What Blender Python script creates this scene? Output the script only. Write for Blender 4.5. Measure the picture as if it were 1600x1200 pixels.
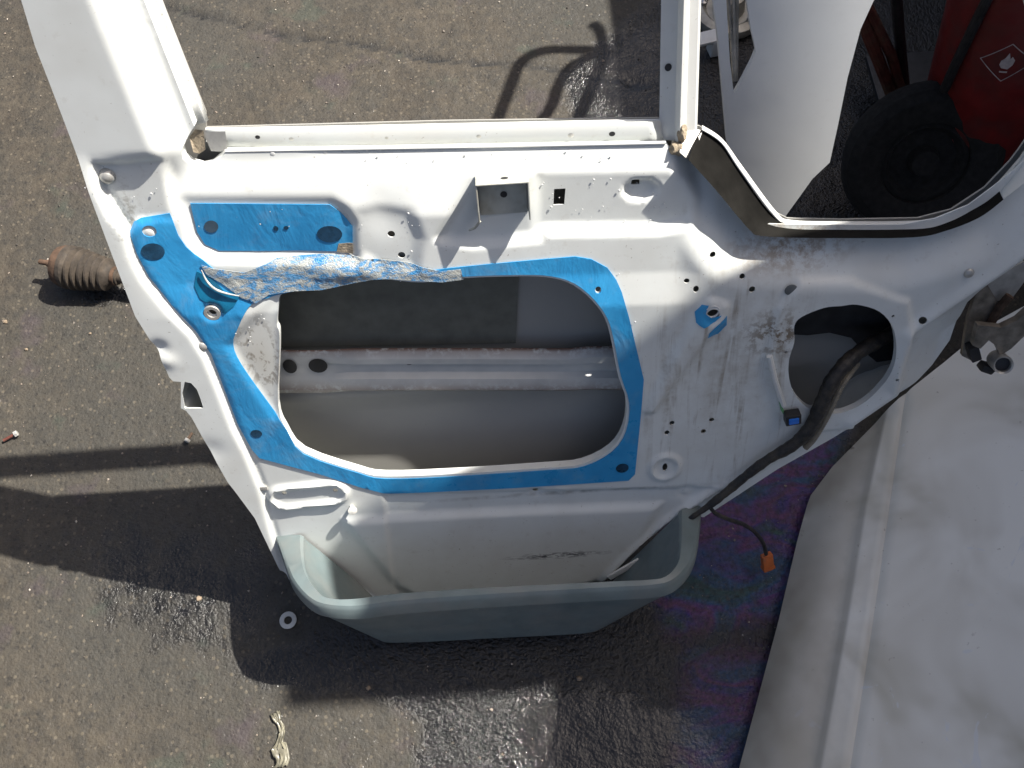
import bpy, bmesh, math, random
import numpy as np
from mathutils import Vector, Matrix, noise as mnoise
from mathutils.geometry import delaunay_2d_cdt

for o in list(bpy.data.objects):
    bpy.data.objects.remove(o)
random.seed(7); np.random.seed(7)
R = math.radians
scn = bpy.context.scene
COL = scn.collection

# ------------------------------------------------------------------ camera
F = 1422.0                       # focal length in photo pixels (photo 1600 x 1200)
PITCH, ROLL, LEAN, CAM_H = 66.0, 4.0, 26.0, 1.57
CF = np.array([0, math.cos(R(PITCH)), -math.sin(R(PITCH))])
_r0 = np.array([1.0, 0, 0]); _u0 = np.array([0, math.sin(R(PITCH)), math.cos(R(PITCH))])
CR = math.cos(R(ROLL))*_r0 - math.sin(R(ROLL))*_u0
CU = math.sin(R(ROLL))*_r0 + math.cos(R(ROLL))*_u0
CP = np.array([0, 0, CAM_H])
cam = bpy.data.cameras.new('camera'); camo = bpy.data.objects.new('camera', cam); COL.objects.link(camo)
cam.sensor_width = 36; cam.lens = 36*F/1600; cam.clip_start = 0.02; cam.clip_end = 500
m = Matrix.Identity(4)
for i in range(3):
    m[i][0] = CR[i]; m[i][1] = CU[i]; m[i][2] = -CF[i]; m[i][3] = CP[i]
camo.matrix_world = m
scn.camera = camo
scn.cycles.max_bounces = 6; scn.cycles.diffuse_bounces = 3; scn.cycles.glossy_bounces = 3; scn.cycles.transmission_bounces = 4

# ------------------------------------------------------------------ sky, sun, exposure
SUN = Vector((0.70, 0.262, 1.0)).normalized()
elev = math.asin(SUN.z)
w = bpy.data.worlds.new('World'); scn.world = w; w.use_nodes = True
nt = w.node_tree; nt.nodes.clear()
sky = nt.nodes.new('ShaderNodeTexSky'); sky.sky_type = 'NISHITA'; sky.sun_disc = False
sky.sun_elevation = elev; sky.sun_rotation = math.atan2(SUN.x, SUN.y)
sky.dust_density = 5.0; sky.air_density = 0.7; sky.ozone_density = 0.5
bg = nt.nodes.new('ShaderNodeBackground'); bg.inputs[1].default_value = 0.068
wo = nt.nodes.new('ShaderNodeOutputWorld')
nt.links.new(sky.outputs[0], bg.inputs[0]); nt.links.new(bg.outputs[0], wo.inputs[0])
sl = bpy.data.lights.new('sun', 'SUN'); sl.energy = 5.0; sl.angle = R(0.53); sl.color = (1.0, 0.95, 0.87)
so = bpy.data.objects.new('sun', sl); COL.objects.link(so)
so.rotation_euler = SUN.to_track_quat('Z', 'Y').to_euler()
so.location = (3, 1.3, 5)
vs = scn.view_settings
vs.view_transform = 'Standard'; vs.look = 'None'; vs.exposure = 1.0; vs.gamma = 1.0; vs.use_curve_mapping = False

# ------------------------------------------------------------------ measuring helpers
def ray(px, py): return CF + (px-800)/F*CR + (600-py)/F*CU
def G(px, py, z=0.0):
    d = ray(px, py); return CP + d*((z-CP[2])/d[2])
DU = np.array([1.0, 0, 0]); DV = np.array([0, math.sin(R(LEAN)), math.cos(R(LEAN))])
DW = np.array([0, -math.cos(R(LEAN)), math.sin(R(LEAN))])
DO = G(765, 998, 0.06) - 0.09*DW; DO[0] = 0.0
def D(px, py, w=0.0):
    d = ray(px, py); t = ((DO-CP)@DW + w)/(d@DW); p = CP + d*t - DO
    return (float(p@DU), float(p@DV))
def Dv(px, py, v):
    d = ray(px, py); t = ((DO-CP)@DV + v)/(d@DV); p = CP + d*t - DO
    return (float(p@DU), float(p@DW))
def DL(pts, w=0.0): return [D(x, y, w) for x, y in pts]

# ------------------------------------------------------------------ scene helpers
def tag(o, label=None, cat=None, group=None, kind=None):
    if label: o['label'] = label
    if cat: o['category'] = cat
    if group: o['group'] = group
    if kind: o['kind'] = kind
    return o
def empty(name, loc=(0, 0, 0), rot=(0, 0, 0)):
    o = bpy.data.objects.new(name, None); COL.objects.link(o)
    o.location = loc; o.rotation_euler = rot; o.empty_display_size = 0.05
    return o
def mesh_obj(name, verts, faces, mat, parent=None, smooth=True, angle=35):
    me = bpy.data.meshes.new(name)
    me.from_pydata([tuple(map(float, v)) for v in verts], [], [tuple(map(int, f)) for f in faces]); me.update()
    if smooth:
        me.shade_smooth(); me.set_sharp_from_angle(angle=R(angle))
    if mat: me.materials.append(mat)
    o = bpy.data.objects.new(name, me); COL.objects.link(o)
    if parent: o.parent = parent
    return o
class MB:
    """collects simple shapes into one mesh"""
    def __init__(s): s.v = []; s.f = []
    def add(s, v, f):
        n = len(s.v); s.v += [tuple(map(float, p)) for p in v]; s.f += [tuple(i+n for i in q) for q in f]; return s
    def bm(s, b):
        b.verts.index_update()
        s.add([q.co[:] for q in b.verts], [[q.index for q in f.verts] for f in b.faces]); b.free(); return s
    def box(s, c, d, rot=None, bev=0.0, seg=2):
        b = bmesh.new(); bmesh.ops.create_cube(b, size=1.0)
        bmesh.ops.scale(b, vec=Vector(d), verts=b.verts)
        if bev: bmesh.ops.bevel(b, geom=b.edges[:], offset=bev, segments=seg, affect='EDGES', profile=0.6)
        M = Matrix.Translation(Vector(c)) @ (rot.to_4x4() if rot is not None else Matrix.Identity(4))
        bmesh.ops.transform(b, matrix=M, verts=b.verts)
        return s.bm(b)
    def lathe(s, prof, seg=24, M=None):
        v = []; f = []
        for (z, r) in prof:
            for k in range(seg):
                a = 2*math.pi*k/seg; v.append((r*math.cos(a), r*math.sin(a), z))
        for i in range(len(prof)-1):
            for k in range(seg):
                a = i*seg+k; b2 = i*seg+(k+1) % seg
                f.append((a, b2, b2+seg, a+seg))
        if M is not None: v = [(M @ Vector(p))[:] for p in v]
        return s.add(v, f)
    def tube(s, pts, r, seg=10, cap=True):
        pts = [Vector([float(c) for c in p]) for p in pts]; n = len(pts)
        rr = [float(q) for q in r] if isinstance(r, (list, tuple)) else [float(r)]*n
        v = []; f = []; up = None
        for i, p in enumerate(pts):
            t = (pts[min(i+1, n-1)]-pts[max(i-1, 0)]).normalized()
            if up is None: up = Vector((0, 0, 1)) if abs(t.z) < 0.9 else Vector((1, 0, 0))
            x = (up - t*up.dot(t)).normalized(); y = t.cross(x); up = x
            for k in range(seg):
                a = 2*math.pi*k/seg; v.append((p + rr[i]*(math.cos(a)*x + math.sin(a)*y))[:])
        for i in range(n-1):
            for k in range(seg):
                a = i*seg+k; b = i*seg+(k+1) % seg; f.append((a, b, b+seg, a+seg))
        if cap: f.append(tuple(range(seg-1, -1, -1))); f.append(tuple((n-1)*seg+k for k in range(seg)))
        return s.add(v, f)
    def build(s, name, mat, parent=None, smooth=True, angle=35):
        return mesh_obj(name, s.v, s.f, mat, parent, smooth, angle)
def axis_matrix(p, d):
    return Matrix.Translation(Vector(p)) @ Vector(d).normalized().to_track_quat('Z', 'Y').to_matrix().to_4x4()
def catmull(pts, n=6):
    P = [np.array(p, float) for p in pts]; out = []
    for i in range(len(P)-1):
        p0 = P[max(i-1, 0)]; p1 = P[i]; p2 = P[i+1]; p3 = P[min(i+2, len(P)-1)]
        for k in range(n):
            t = k/n
            out.append(0.5*((2*p1)+(-p0+p2)*t+(2*p0-5*p1+4*p2-p3)*t*t+(-p0+3*p1-3*p2+p3)*t**3))
    out.append(P[-1]); return out
def sstep(a, b, x):
    t = np.clip((x-a)/(b-a), 0, 1); return t*t*(3-2*t)
def seg_dist(poly, u, v, closed=True):
    P = np.array(poly); Q = np.roll(P, -1, 0) if closed else P[1:]
    if not closed: P = P[:-1]
    d = np.full(u.shape, 1e9)
    for a, b in zip(P, Q):
        e = b-a; l = e@e+1e-14
        t = np.clip(((u-a[0])*e[0]+(v-a[1])*e[1])/l, 0, 1)
        d = np.minimum(d, np.hypot(u-a[0]-t*e[0], v-a[1]-t*e[1]))
    return d
def inside(poly, u, v):
    P = np.array(poly); c = np.zeros(u.shape, bool); n = len(P); j = n-1
    for i in range(n):
        xi, yi = P[i]; xj, yj = P[j]
        if yi != yj:
            k = ((yi > v) != (yj > v)) & (u < (xj-xi)*(v-yi)/(yj-yi)+xi); c ^= k
        j = i
    return c
def sd(poly, u, v):
    d = seg_dist(poly, u, v); return np.where(inside(poly, u, v), -d, d)
def smooth_loop(poly, n=4):
    P = list(poly); Q = P[-2:]+P+P[:3]; c_ = catmull(Q, n)
    return [tuple(p) for p in c_[2*n:2*n+len(P)*n]]
def densify(poly, s, closed=True):
    out = []; n = len(poly)
    for i in range(n if closed else n-1):
        a = np.array(poly[i]); b = np.array(poly[(i+1) % n]); k = max(1, int(math.ceil(np.linalg.norm(b-a)/s)))
        for q in range(k): out.append(tuple(a+(b-a)*q/k))
    if not closed: out.append(tuple(poly[-1]))
    return out
def ellipse(c, a, b, n=14, rot=0):
    return [(c[0]+a*math.cos(t)*math.cos(rot)-b*math.sin(t)*math.sin(rot), c[1]+a*math.cos(t)*math.sin(rot)+b*math.sin(t)*math.cos(rot))
            for t in [2*math.pi*k/n for k in range(n)]]
def sheet(name, outer, holes, sp, relief, mat, parent, rim_outer=0.002, rim_holes=None, lines=None, angle=40):
    """pressed sheet: outline and holes in door coordinates (u, v), relief gives w (towards the viewer)"""
    loops = [densify(outer, sp*1.1)] + [densify(h, sp*0.9) for h in holes]
    lo = np.array(outer).min(0); hi = np.array(outer).max(0)
    gu, gv = np.meshgrid(np.arange(lo[0], hi[0], sp), np.arange(lo[1], hi[1], sp*0.87))
    gu = gu + (np.arange(gu.shape[0]) % 2)[:, None]*sp*0.5
    gu = gu.ravel(); gv = gv.ravel()
    ok = inside(outer, gu, gv) & (seg_dist(outer, gu, gv) > 0.45*sp)
    gu = gu[ok]; gv = gv[ok]
    for h in holes:
        c = np.array(h).mean(0); rad = np.hypot(*(np.array(h)-c).T).max()+sp*2
        near = np.hypot(gu-c[0], gv-c[1]) < rad
        bad = np.zeros(gu.shape, bool)
        bad[near] = inside(h, gu[near], gv[near]) | (seg_dist(h, gu[near], gv[near]) < 0.45*sp)
        gu = gu[~bad]; gv = gv[~bad]
    LN = []
    for L in (lines or []):
        q = np.array(densify(L, sp*0.9, False)); q = q[inside(outer, q[:, 0], q[:, 1]) & (seg_dist(outer, q[:, 0], q[:, 1]) > 0.3*sp)]
        if len(q) > 1: LN.append([tuple(p) for p in q])
    if LN:
        bad = np.zeros(gu.shape, bool)
        for L in LN: bad |= seg_dist(L, gu, gv, False) < 0.4*sp
        gu = gu[~bad]; gv = gv[~bad]
    pts = []; edges = []
    for L in LN:
        n = len(pts); pts += L; edges += [(n+i, n+i+1) for i in range(len(L)-1)]
    for L in loops:
        n = len(pts); pts += L; edges += [(n+i, n+(i+1) % len(L)) for i in range(len(L))]
    pts += list(zip(gu, gv))
    co, _, faces, *_r = delaunay_2d_cdt([Vector(p) for p in pts], edges, [], 0, 1e-7)
    co = np.array([c[:] for c in co]); fa = np.array([f for f in faces if len(f) == 3])
    ce = co[fa].mean(1)
    ok = inside(outer, ce[:, 0], ce[:, 1])
    for h in holes: ok &= ~inside(h, ce[:, 0], ce[:, 1])
    fa = fa[ok]
    wz = relief(co[:, 0], co[:, 1])
    verts = [(a, -c, b) for (a, b), c in zip(co, wz)]
    F2 = [tuple(f) for f in fa]
    rims = [rim_outer] + (rim_holes if rim_holes else [0.0015]*len(holes))
    for li, (L, dep) in enumerate(zip(loops, rims)):
        if dep == 0: continue
        A = np.array(L); wr = relief(A[:, 0], A[:, 1]); n0 = len(verts); n = len(L)
        area = 0.5*np.sum(A[:, 0]*np.roll(A[:, 1], -1)-np.roll(A[:, 0], -1)*A[:, 1])
        verts += [(a, -c, b) for (a, b), c in zip(A, wr)]
        if callable(dep): wd = dep(A[:, 0], A[:, 1], wr)
        else: wd = wr-dep
        verts += [(a, -c, b) for (a, b), c in zip(A, wd)]
        ccw = (area > 0) == (li == 0)
        for i in range(n):
            j = (i+1) % n
            q = (n0+i, n0+n+i, n0+n+j, n0+j)
            F2.append(q if ccw else q[::-1])
    return mesh_obj(name, verts, F2, mat, parent, True, angle)

# ------------------------------------------------------------------ materials
class NB:
    def __init__(s, name):
        s.m = bpy.data.materials.new(name); s.m.use_nodes = True; s.t = s.m.node_tree
        s.b = s.t.nodes['Principled BSDF']; s.tc = s.t.nodes.new('ShaderNodeTexCoord'); s.src = s.tc.outputs['Object']
    def n(s, typ, **k):
        q = s.t.nodes.new(typ)
        for a, v in k.items(): setattr(q, a, v)
        return q
    def l(s, a, b): s.t.links.new(a, b)
    def mapping(s, scale=(1, 1, 1), loc=(0, 0, 0), rot=(0, 0, 0)):
        q = s.n('ShaderNodeMapping'); q.inputs['Scale'].default_value = scale; q.inputs['Location'].default_value = loc
        q.inputs['Rotation'].default_value = rot; s.l(s.src, q.inputs[0]); return q.outputs[0]
    def noise(s, scale, detail=4, rough=0.55, vec=None, dist=0.0):
        q = s.n('ShaderNodeTexNoise'); q.inputs['Scale'].default_value = scale; q.inputs['Detail'].default_value = detail
        q.inputs['Roughness'].default_value = rough; q.inputs['Distortion'].default_value = dist
        s.l(vec if vec is not None else s.src, q.inputs['Vector']); return q.outputs['Fac']
    def voro(s, scale, vec=None, feature='F1', out='Distance'):
        q = s.n('ShaderNodeTexVoronoi'); q.feature = feature; q.inputs['Scale'].default_value = scale
        s.l(vec if vec is not None else s.src, q.inputs['Vector']); return q.outputs[out]
    def ramp(s, fac, stops, interp='LINEAR'):
        q = s.n('ShaderNodeValToRGB'); q.color_ramp.interpolation = interp
        e = q.color_ramp.elements
        while len(e) < len(stops): e.new(0.5)
        for el, (p, c) in zip(e, stops):
            el.position = p; el.color = (c, c, c, 1) if isinstance(c, (int, float)) else (*c, 1)
        s.l(fac, q.inputs[0]); return q.outputs[0]
    def mix(s, fac, a, b, mode='MIX'):
        q = s.n('ShaderNodeMix', data_type='RGBA', blend_type=mode)
        for v, i in ((fac, 0), (a, 6), (b, 7)):
            if isinstance(v, (int, float)): q.inputs[i].default_value = v if i == 0 else (v, v, v, 1)
            elif isinstance(v, tuple): q.inputs[i].default_value = (*v, 1)
            else: s.l(v, q.inputs[i])
        return q.outputs[2]
    def math(s, op, a, b=0.0, clamp=False):
        q = s.n('ShaderNodeMath', operation=op); q.use_clamp = clamp
        for v, i in ((a, 0), (b, 1)):
            if isinstance(v, (int, float)): q.inputs[i].default_value = v
            else: s.l(v, q.inputs[i])
        return q.outputs[0]
    def attr(s, name):
        q = s.n('ShaderNodeAttribute'); q.attribute_name = name; return q.outputs['Fac']
    def box_mask(s, c, h, soft):
        """1 inside a soft ellipsoid about c (object space)"""
        q = s.n('ShaderNodeMapping', vector_type='POINT')
        q.inputs['Location'].default_value = tuple(-a/b for a, b in zip(c, h)); q.inputs['Scale'].default_value = tuple(1/b for b in h)
        s.l(s.src, q.inputs[0])
        ln = s.n('ShaderNodeVectorMath', operation='LENGTH'); s.l(q.outputs[0], ln.inputs[0])
        mr = s.n('ShaderNodeMapRange'); mr.inputs[1].default_value = 1.0; mr.inputs[2].default_value = 1.0-soft
        s.l(ln.outputs['Value'], mr.inputs[0]); return mr.outputs[0]
    def bump(s, h, strength=0.3, dist=0.002, prev=None):
        q = s.n('ShaderNodeBump'); 
        if isinstance(dist, (int, float)): q.inputs['Distance'].default_value = dist
        else: s.l(dist, q.inputs['Distance'])
        if isinstance(strength, (int, float)): q.inputs['Strength'].default_value = strength
        else: s.l(strength, q.inputs['Strength'])
        s.l(h, q.inputs['Height'])
        if prev is not None: s.l(prev, q.inputs['Normal'])
        return q.outputs[0]
    def set(s, **k):
        names = dict(col='Base Color', rough='Roughness', metal='Metallic', spec='Specular IOR Level', nrm='Normal', coat='Coat Weight',
                     coatr='Coat Roughness', alpha='Alpha', trans='Transmission Weight', ior='IOR', tft='Thin Film Thickness', tfi='Thin Film IOR')
        for a, v in k.items():
            i = s.b.inputs[names[a]]
            if isinstance(v, (int, float)): i.default_value = v
            elif isinstance(v, tuple): i.default_value = (*v, 1)
            else: s.l(v, i)
        return s.m
def simple(name, col, rough=0.5, metal=0.0, var=0.25, scale=40, bump=0.0, dirt=None):
    b = NB(name); n = b.noise(scale, 3)
    lo = tuple(c*(1-var) for c in col); hi = tuple(min(1, c*(1+var)) for c in col)
    c = b.ramp(n, [(0.3, lo), (0.7, hi)])
    if dirt: c = b.mix(b.ramp(b.noise(scale*0.4, 3, 0.7), [(0.45, 0.0), (0.7, 1.0)]), c, dirt)
    k = dict(col=c, rough=b.ramp(b.noise(scale*1.7, 3), [(0.3, max(0.02, rough-0.1)), (0.7, min(1, rough+0.12))]), metal=metal)
    if bump: k['nrm'] = b.bump(b.noise(scale*3, 4), bump, 0.002)
    return b.set(**k)

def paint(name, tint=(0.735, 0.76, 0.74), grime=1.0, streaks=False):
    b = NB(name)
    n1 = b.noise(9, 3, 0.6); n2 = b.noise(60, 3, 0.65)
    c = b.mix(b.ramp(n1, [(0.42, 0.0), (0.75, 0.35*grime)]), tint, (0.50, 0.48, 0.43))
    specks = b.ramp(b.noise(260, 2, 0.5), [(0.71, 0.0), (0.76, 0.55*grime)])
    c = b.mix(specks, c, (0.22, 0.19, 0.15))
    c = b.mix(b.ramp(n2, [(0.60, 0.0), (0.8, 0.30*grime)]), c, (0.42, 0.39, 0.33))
    if streaks:
        def spot(px, py, hw, hh, soft=0.8, w=0.0):
            u, v = D(px, py, w); return b.box_mask((u, -w, v), (hw, 0.09, hh), soft)
        # run-down brown streaks on the front half of the panel
        mk = spot(1130, 600, 0.15, 0.26, 0.5)
        vec = b.mapping((75, 1, 5.5), rot=(0, R(10), 0)); st = b.noise(1.0, 3, 0.7, vec, 0.6)
        st = b.ramp(st, [(0.52, 0.0), (0.66, 0.62)])
        brk = b.ramp(b.noise(28, 4, 0.7), [(0.38, 0.0), (0.62, 1.0)])
        c = b.mix(b.math('MULTIPLY', b.math('MULTIPLY', st, mk), brk), c, (0.22, 0.17, 0.11))
        # rusty residue below the quarter light
        mk = spot(1250, 396, 0.105, 0.042, 0.7)
        st = b.ramp(b.noise(48, 5, 0.75, None, 0.15), [(0.44, 0.0), (0.58, 0.9)])
        c = b.mix(b.math('MULTIPLY', mk, st), c, (0.33, 0.24, 0.16))
        mk = spot(1215, 520, 0.06, 0.05, 0.8)
        st = b.ramp(b.noise(75, 5, 0.7, None, 0.2), [(0.47, 0.0), (0.56, 1.0)])
        c = b.mix(b.math('MULTIPLY', mk, st), c, (0.20, 0.15, 0.10))
        # black dirty marks left of the opening
        mk = spot(408, 560, 0.035, 0.085, 0.7)
        st = b.ramp(b.noise(70, 3, 0.75, b.mapping((1, 1, 0.6), rot=(0, R(-35), 0)), 0.3), [(0.52, 0.0), (0.60, 0.9)])
        c = b.mix(b.math('MULTIPLY', mk, st), c, (0.12, 0.10, 0.08))
        mk = spot(405, 560, 0.05, 0.10, 0.9)
        c = b.mix(b.math('MULTIPLY', mk, 0.5), c, (0.42, 0.38, 0.31))
        # black scuff line low on the panel
        mk = spot(870, 866, 0.10, 0.010, 0.8)
        st = b.ramp(b.noise(130, 3, 0.7, b.mapping((0.5, 1, 1.6)), 0.5), [(0.50, 0.0), (0.58, 1.0)])
        c = b.mix(b.math('MULTIPLY', mk, st), c, (0.06, 0.06, 0.07))
        # dirt on the seam above the bottom section
        mk = spot(880, 772, 0.30, 0.006, 0.9)
        c = b.mix(b.math('MULTIPLY', mk, b.ramp(b.noise(35, 4, 0.6), [(0.4, 0.1), (0.65, 0.8)])), c, (0.16, 0.15, 0.13))
        mk = spot(1140, 560, 0.13, 0.24, 0.9)
        st = b.ramp(b.noise(30, 4, 0.7), [(0.4, 0.0), (0.7, 0.45)])
        c = b.mix(b.math('MULTIPLY', mk, st), c, (0.34, 0.29, 0.22))
        # grime along the rear crease
        mk = spot(200, 350, 0.03, 0.07, 0.9)
        st = b.ramp(b.noise(80, 3, 0.7), [(0.5, 0.0), (0.65, 0.7)])
        c = b.mix(b.math('MULTIPLY', mk, st), c, (0.20, 0.18, 0.14))
    nr = b.bump(b.noise(14, 3, 0.5), 0.08, 0.004)
    nr = b.bump(b.noise(420, 2, 0.5), 0.05, 0.0006, nr)
    return b.set(col=c, rough=b.ramp(n2, [(0.3, 0.30), (0.75, 0.52)]), spec=0.5, nrm=nr)
M_white = paint('white_paint', streaks=True)
M_white2 = paint('white_paint_plain', tint=(0.70, 0.71, 0.69), grime=0.8)
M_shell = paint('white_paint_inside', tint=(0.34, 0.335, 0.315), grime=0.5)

def film_mat():
    b = NB('blue_film')
    c = b.ramp(b.noise(14, 3), [(0.3, (0.024, 0.25, 0.54)), (0.7, (0.045, 0.345, 0.68))])
    c = b.mix(b.ramp(b.noise(120, 4, 0.7), [(0.62, 0.0), (0.78, 0.4)]), c, (0.10, 0.20, 0.33))
    nr = b.bump(b.noise(26, 4, 0.6, b.mapping((1, 1, 0.45), rot=(0, R(35), 0)), 0.4), 0.55, 0.004)
    nr = b.bump(b.noise(300, 3, 0.6), 0.12, 0.0005, nr)
    dust = b.ramp(b.noise(19, 4, 0.7, b.mapping(loc=(4, 0, 2)), 0.3), [(0.50, 0.0), (0.72, 0.30)]); c = b.mix(dust, c, (0.26, 0.36, 0.44))
    return b.set(col=c, rough=b.ramp(b.noise(34, 4, 0.7), [(0.35, 0.22), (0.65, 0.48)]), spec=0.45, nrm=nr)
M_film = film_mat()
def crumple_mat():
    b = NB('crumpled_film')
    wv = b.noise(85, 4, 0.75, b.mapping((0.6, 1, 1.2), rot=(0, R(25), 0)), 0.8)
    c = b.ramp(wv, [(0.34, (0.04, 0.22, 0.46)), (0.46, (0.14, 0.28, 0.46)), (0.51, (0.30, 0.34, 0.36)), (0.66, (0.42, 0.43, 0.40))])
    h = b.noise(420, 3, 0.65, None, 0.4)
    return b.set(col=c, rough=0.24, spec=0.5, nrm=b.bump(h, 0.8, 0.002))
M_crumple = crumple_mat()
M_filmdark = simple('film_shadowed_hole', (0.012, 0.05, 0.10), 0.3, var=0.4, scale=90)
M_filmfold = simple('folded_film', (0.006, 0.14, 0.27), 0.3, var=0.25, scale=60)
M_silver = simple('film_back', (0.45, 0.47, 0.46), 0.2, var=0.3, scale=80, bump=0.3)
M_rubber = simple('grey_seal', (0.011, 0.0105, 0.0095), 0.9, var=0.35, scale=30, bump=0.2)
M_rubber.node_tree.nodes['Principled BSDF'].inputs['Specular IOR Level'].default_value = 0.08
M_black = simple('black_plastic', (0.018, 0.018, 0.020), 0.45, var=0.4, scale=50)
M_cable = simple('cable_tape', (0.016, 0.015, 0.015), 0.5, var=0.5, scale=110, bump=0.6, dirt=(0.06, 0.048, 0.034))
M_conduit = simple('ribbed_conduit', (0.20, 0.18, 0.14), 0.6, var=0.3, scale=90)
M_orange = simple('orange_plastic', (0.52, 0.13, 0.03), 0.45, var=0.15, scale=60, dirt=(0.25, 0.10, 0.05))
M_bluecon = simple('blue_plastic', (0.02, 0.16, 0.62), 0.35, var=0.15)
M_pocket = simple('grey_green_plastic', (0.145, 0.185, 0.19), 0.40, var=0.13, scale=26, bump=0.10, dirt=(0.185, 0.205, 0.20))
M_rusty = simple('rusty_steel', (0.085, 0.052, 0.034), 0.8, 0.2, var=0.5, scale=50, bump=0.5)
M_steel = simple('dull_steel', (0.42, 0.42, 0.41), 0.35, 0.85, var=0.25, scale=60, bump=0.1)
M_zinc = simple('zinc_steel', (0.50, 0.49, 0.46), 0.45, 0.5, var=0.2, scale=60)
M_boot = simple('dirty_boot_rubber', (0.040, 0.032, 0.025), 0.75, var=0.4, scale=60, bump=0.4, dirt=(0.075, 0.058, 0.042))
M_red = simple('red_paint', (0.17, 0.012, 0.012), 0.45, var=0.25, scale=20, dirt=(0.09, 0.03, 0.026))
M_tyre = simple('tyre_rubber', (0.007, 0.007, 0.007), 0.9, var=0.3, scale=50, bump=0.3)
M_redtube = simple('red_brown_tube', (0.12, 0.035, 0.025), 0.6, var=0.4, scale=40, dirt=(0.12, 0.085, 0.055))
M_label = simple('label_print', (0.45, 0.40, 0.40), 0.6, var=0.3, scale=80)
M_beige = simple('mastic_beige', (0.34, 0.28, 0.20), 0.9, var=0.4, scale=120, bump=0.5)
M_plug = simple('grey_plug', (0.13, 0.14, 0.14), 0.55, var=0.2)
M_brown = simple('hinge_brown_steel', (0.27, 0.24, 0.20), 0.45, 0.5, var=0.4, scale=60, bump=0.2)

def crossbar_mat():
    b = NB('crossbar_primer')
    c = b.ramp(b.noise(16, 3), [(0.3, (0.48, 0.49, 0.48)), (0.7, (0.64, 0.64, 0.61))])
    at = b.attr('edge')
    rs = b.math('MULTIPLY', at, b.ramp(b.noise(70, 3, 0.75), [(0.36, 0.0), (0.5, 1.0)]))
    c = b.mix(rs, c, (0.17, 0.06, 0.025))
    return b.set(col=c, rough=0.5, nrm=b.bump(b.noise(40, 4), 0.15, 0.002))
M_bar = crossbar_mat()

def panel_mat():
    b = NB('dusty_white_panel')
    n = b.noise(4.5, 3, 0.6, None, 0.8)
    c = b.ramp(n, [(0.30, (0.52, 0.50, 0.42)), (0.46, (0.71, 0.695, 0.63)), (0.62, (0.82, 0.815, 0.755))])
    u = b.math('MULTIPLY', b.ramp(b.noise(11, 3, 0.7, b.mapping((1.5, 0.6, 1), rot=(0, 0, R(-20))), 1.5), [(0.66, 0.0), (0.70, 0.7)]), 1.0)
    c = b.mix(u, c, (0.70, 0.72, 0.73))
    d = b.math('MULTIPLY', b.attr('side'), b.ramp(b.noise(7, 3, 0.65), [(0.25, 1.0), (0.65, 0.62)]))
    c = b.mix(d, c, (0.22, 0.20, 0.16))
    c = b.mix(b.ramp(b.noise(90, 3, 0.5), [(0.70, 0.0), (0.76, 0.5)]), c, (0.25, 0.22, 0.18))
    return b.set(col=c, rough=b.ramp(n, [(0.3, 0.6), (0.7, 0.35)]), nrm=b.bump(b.noise(18, 4), 0.06, 0.004))
M_panel = panel_mat()

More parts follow.
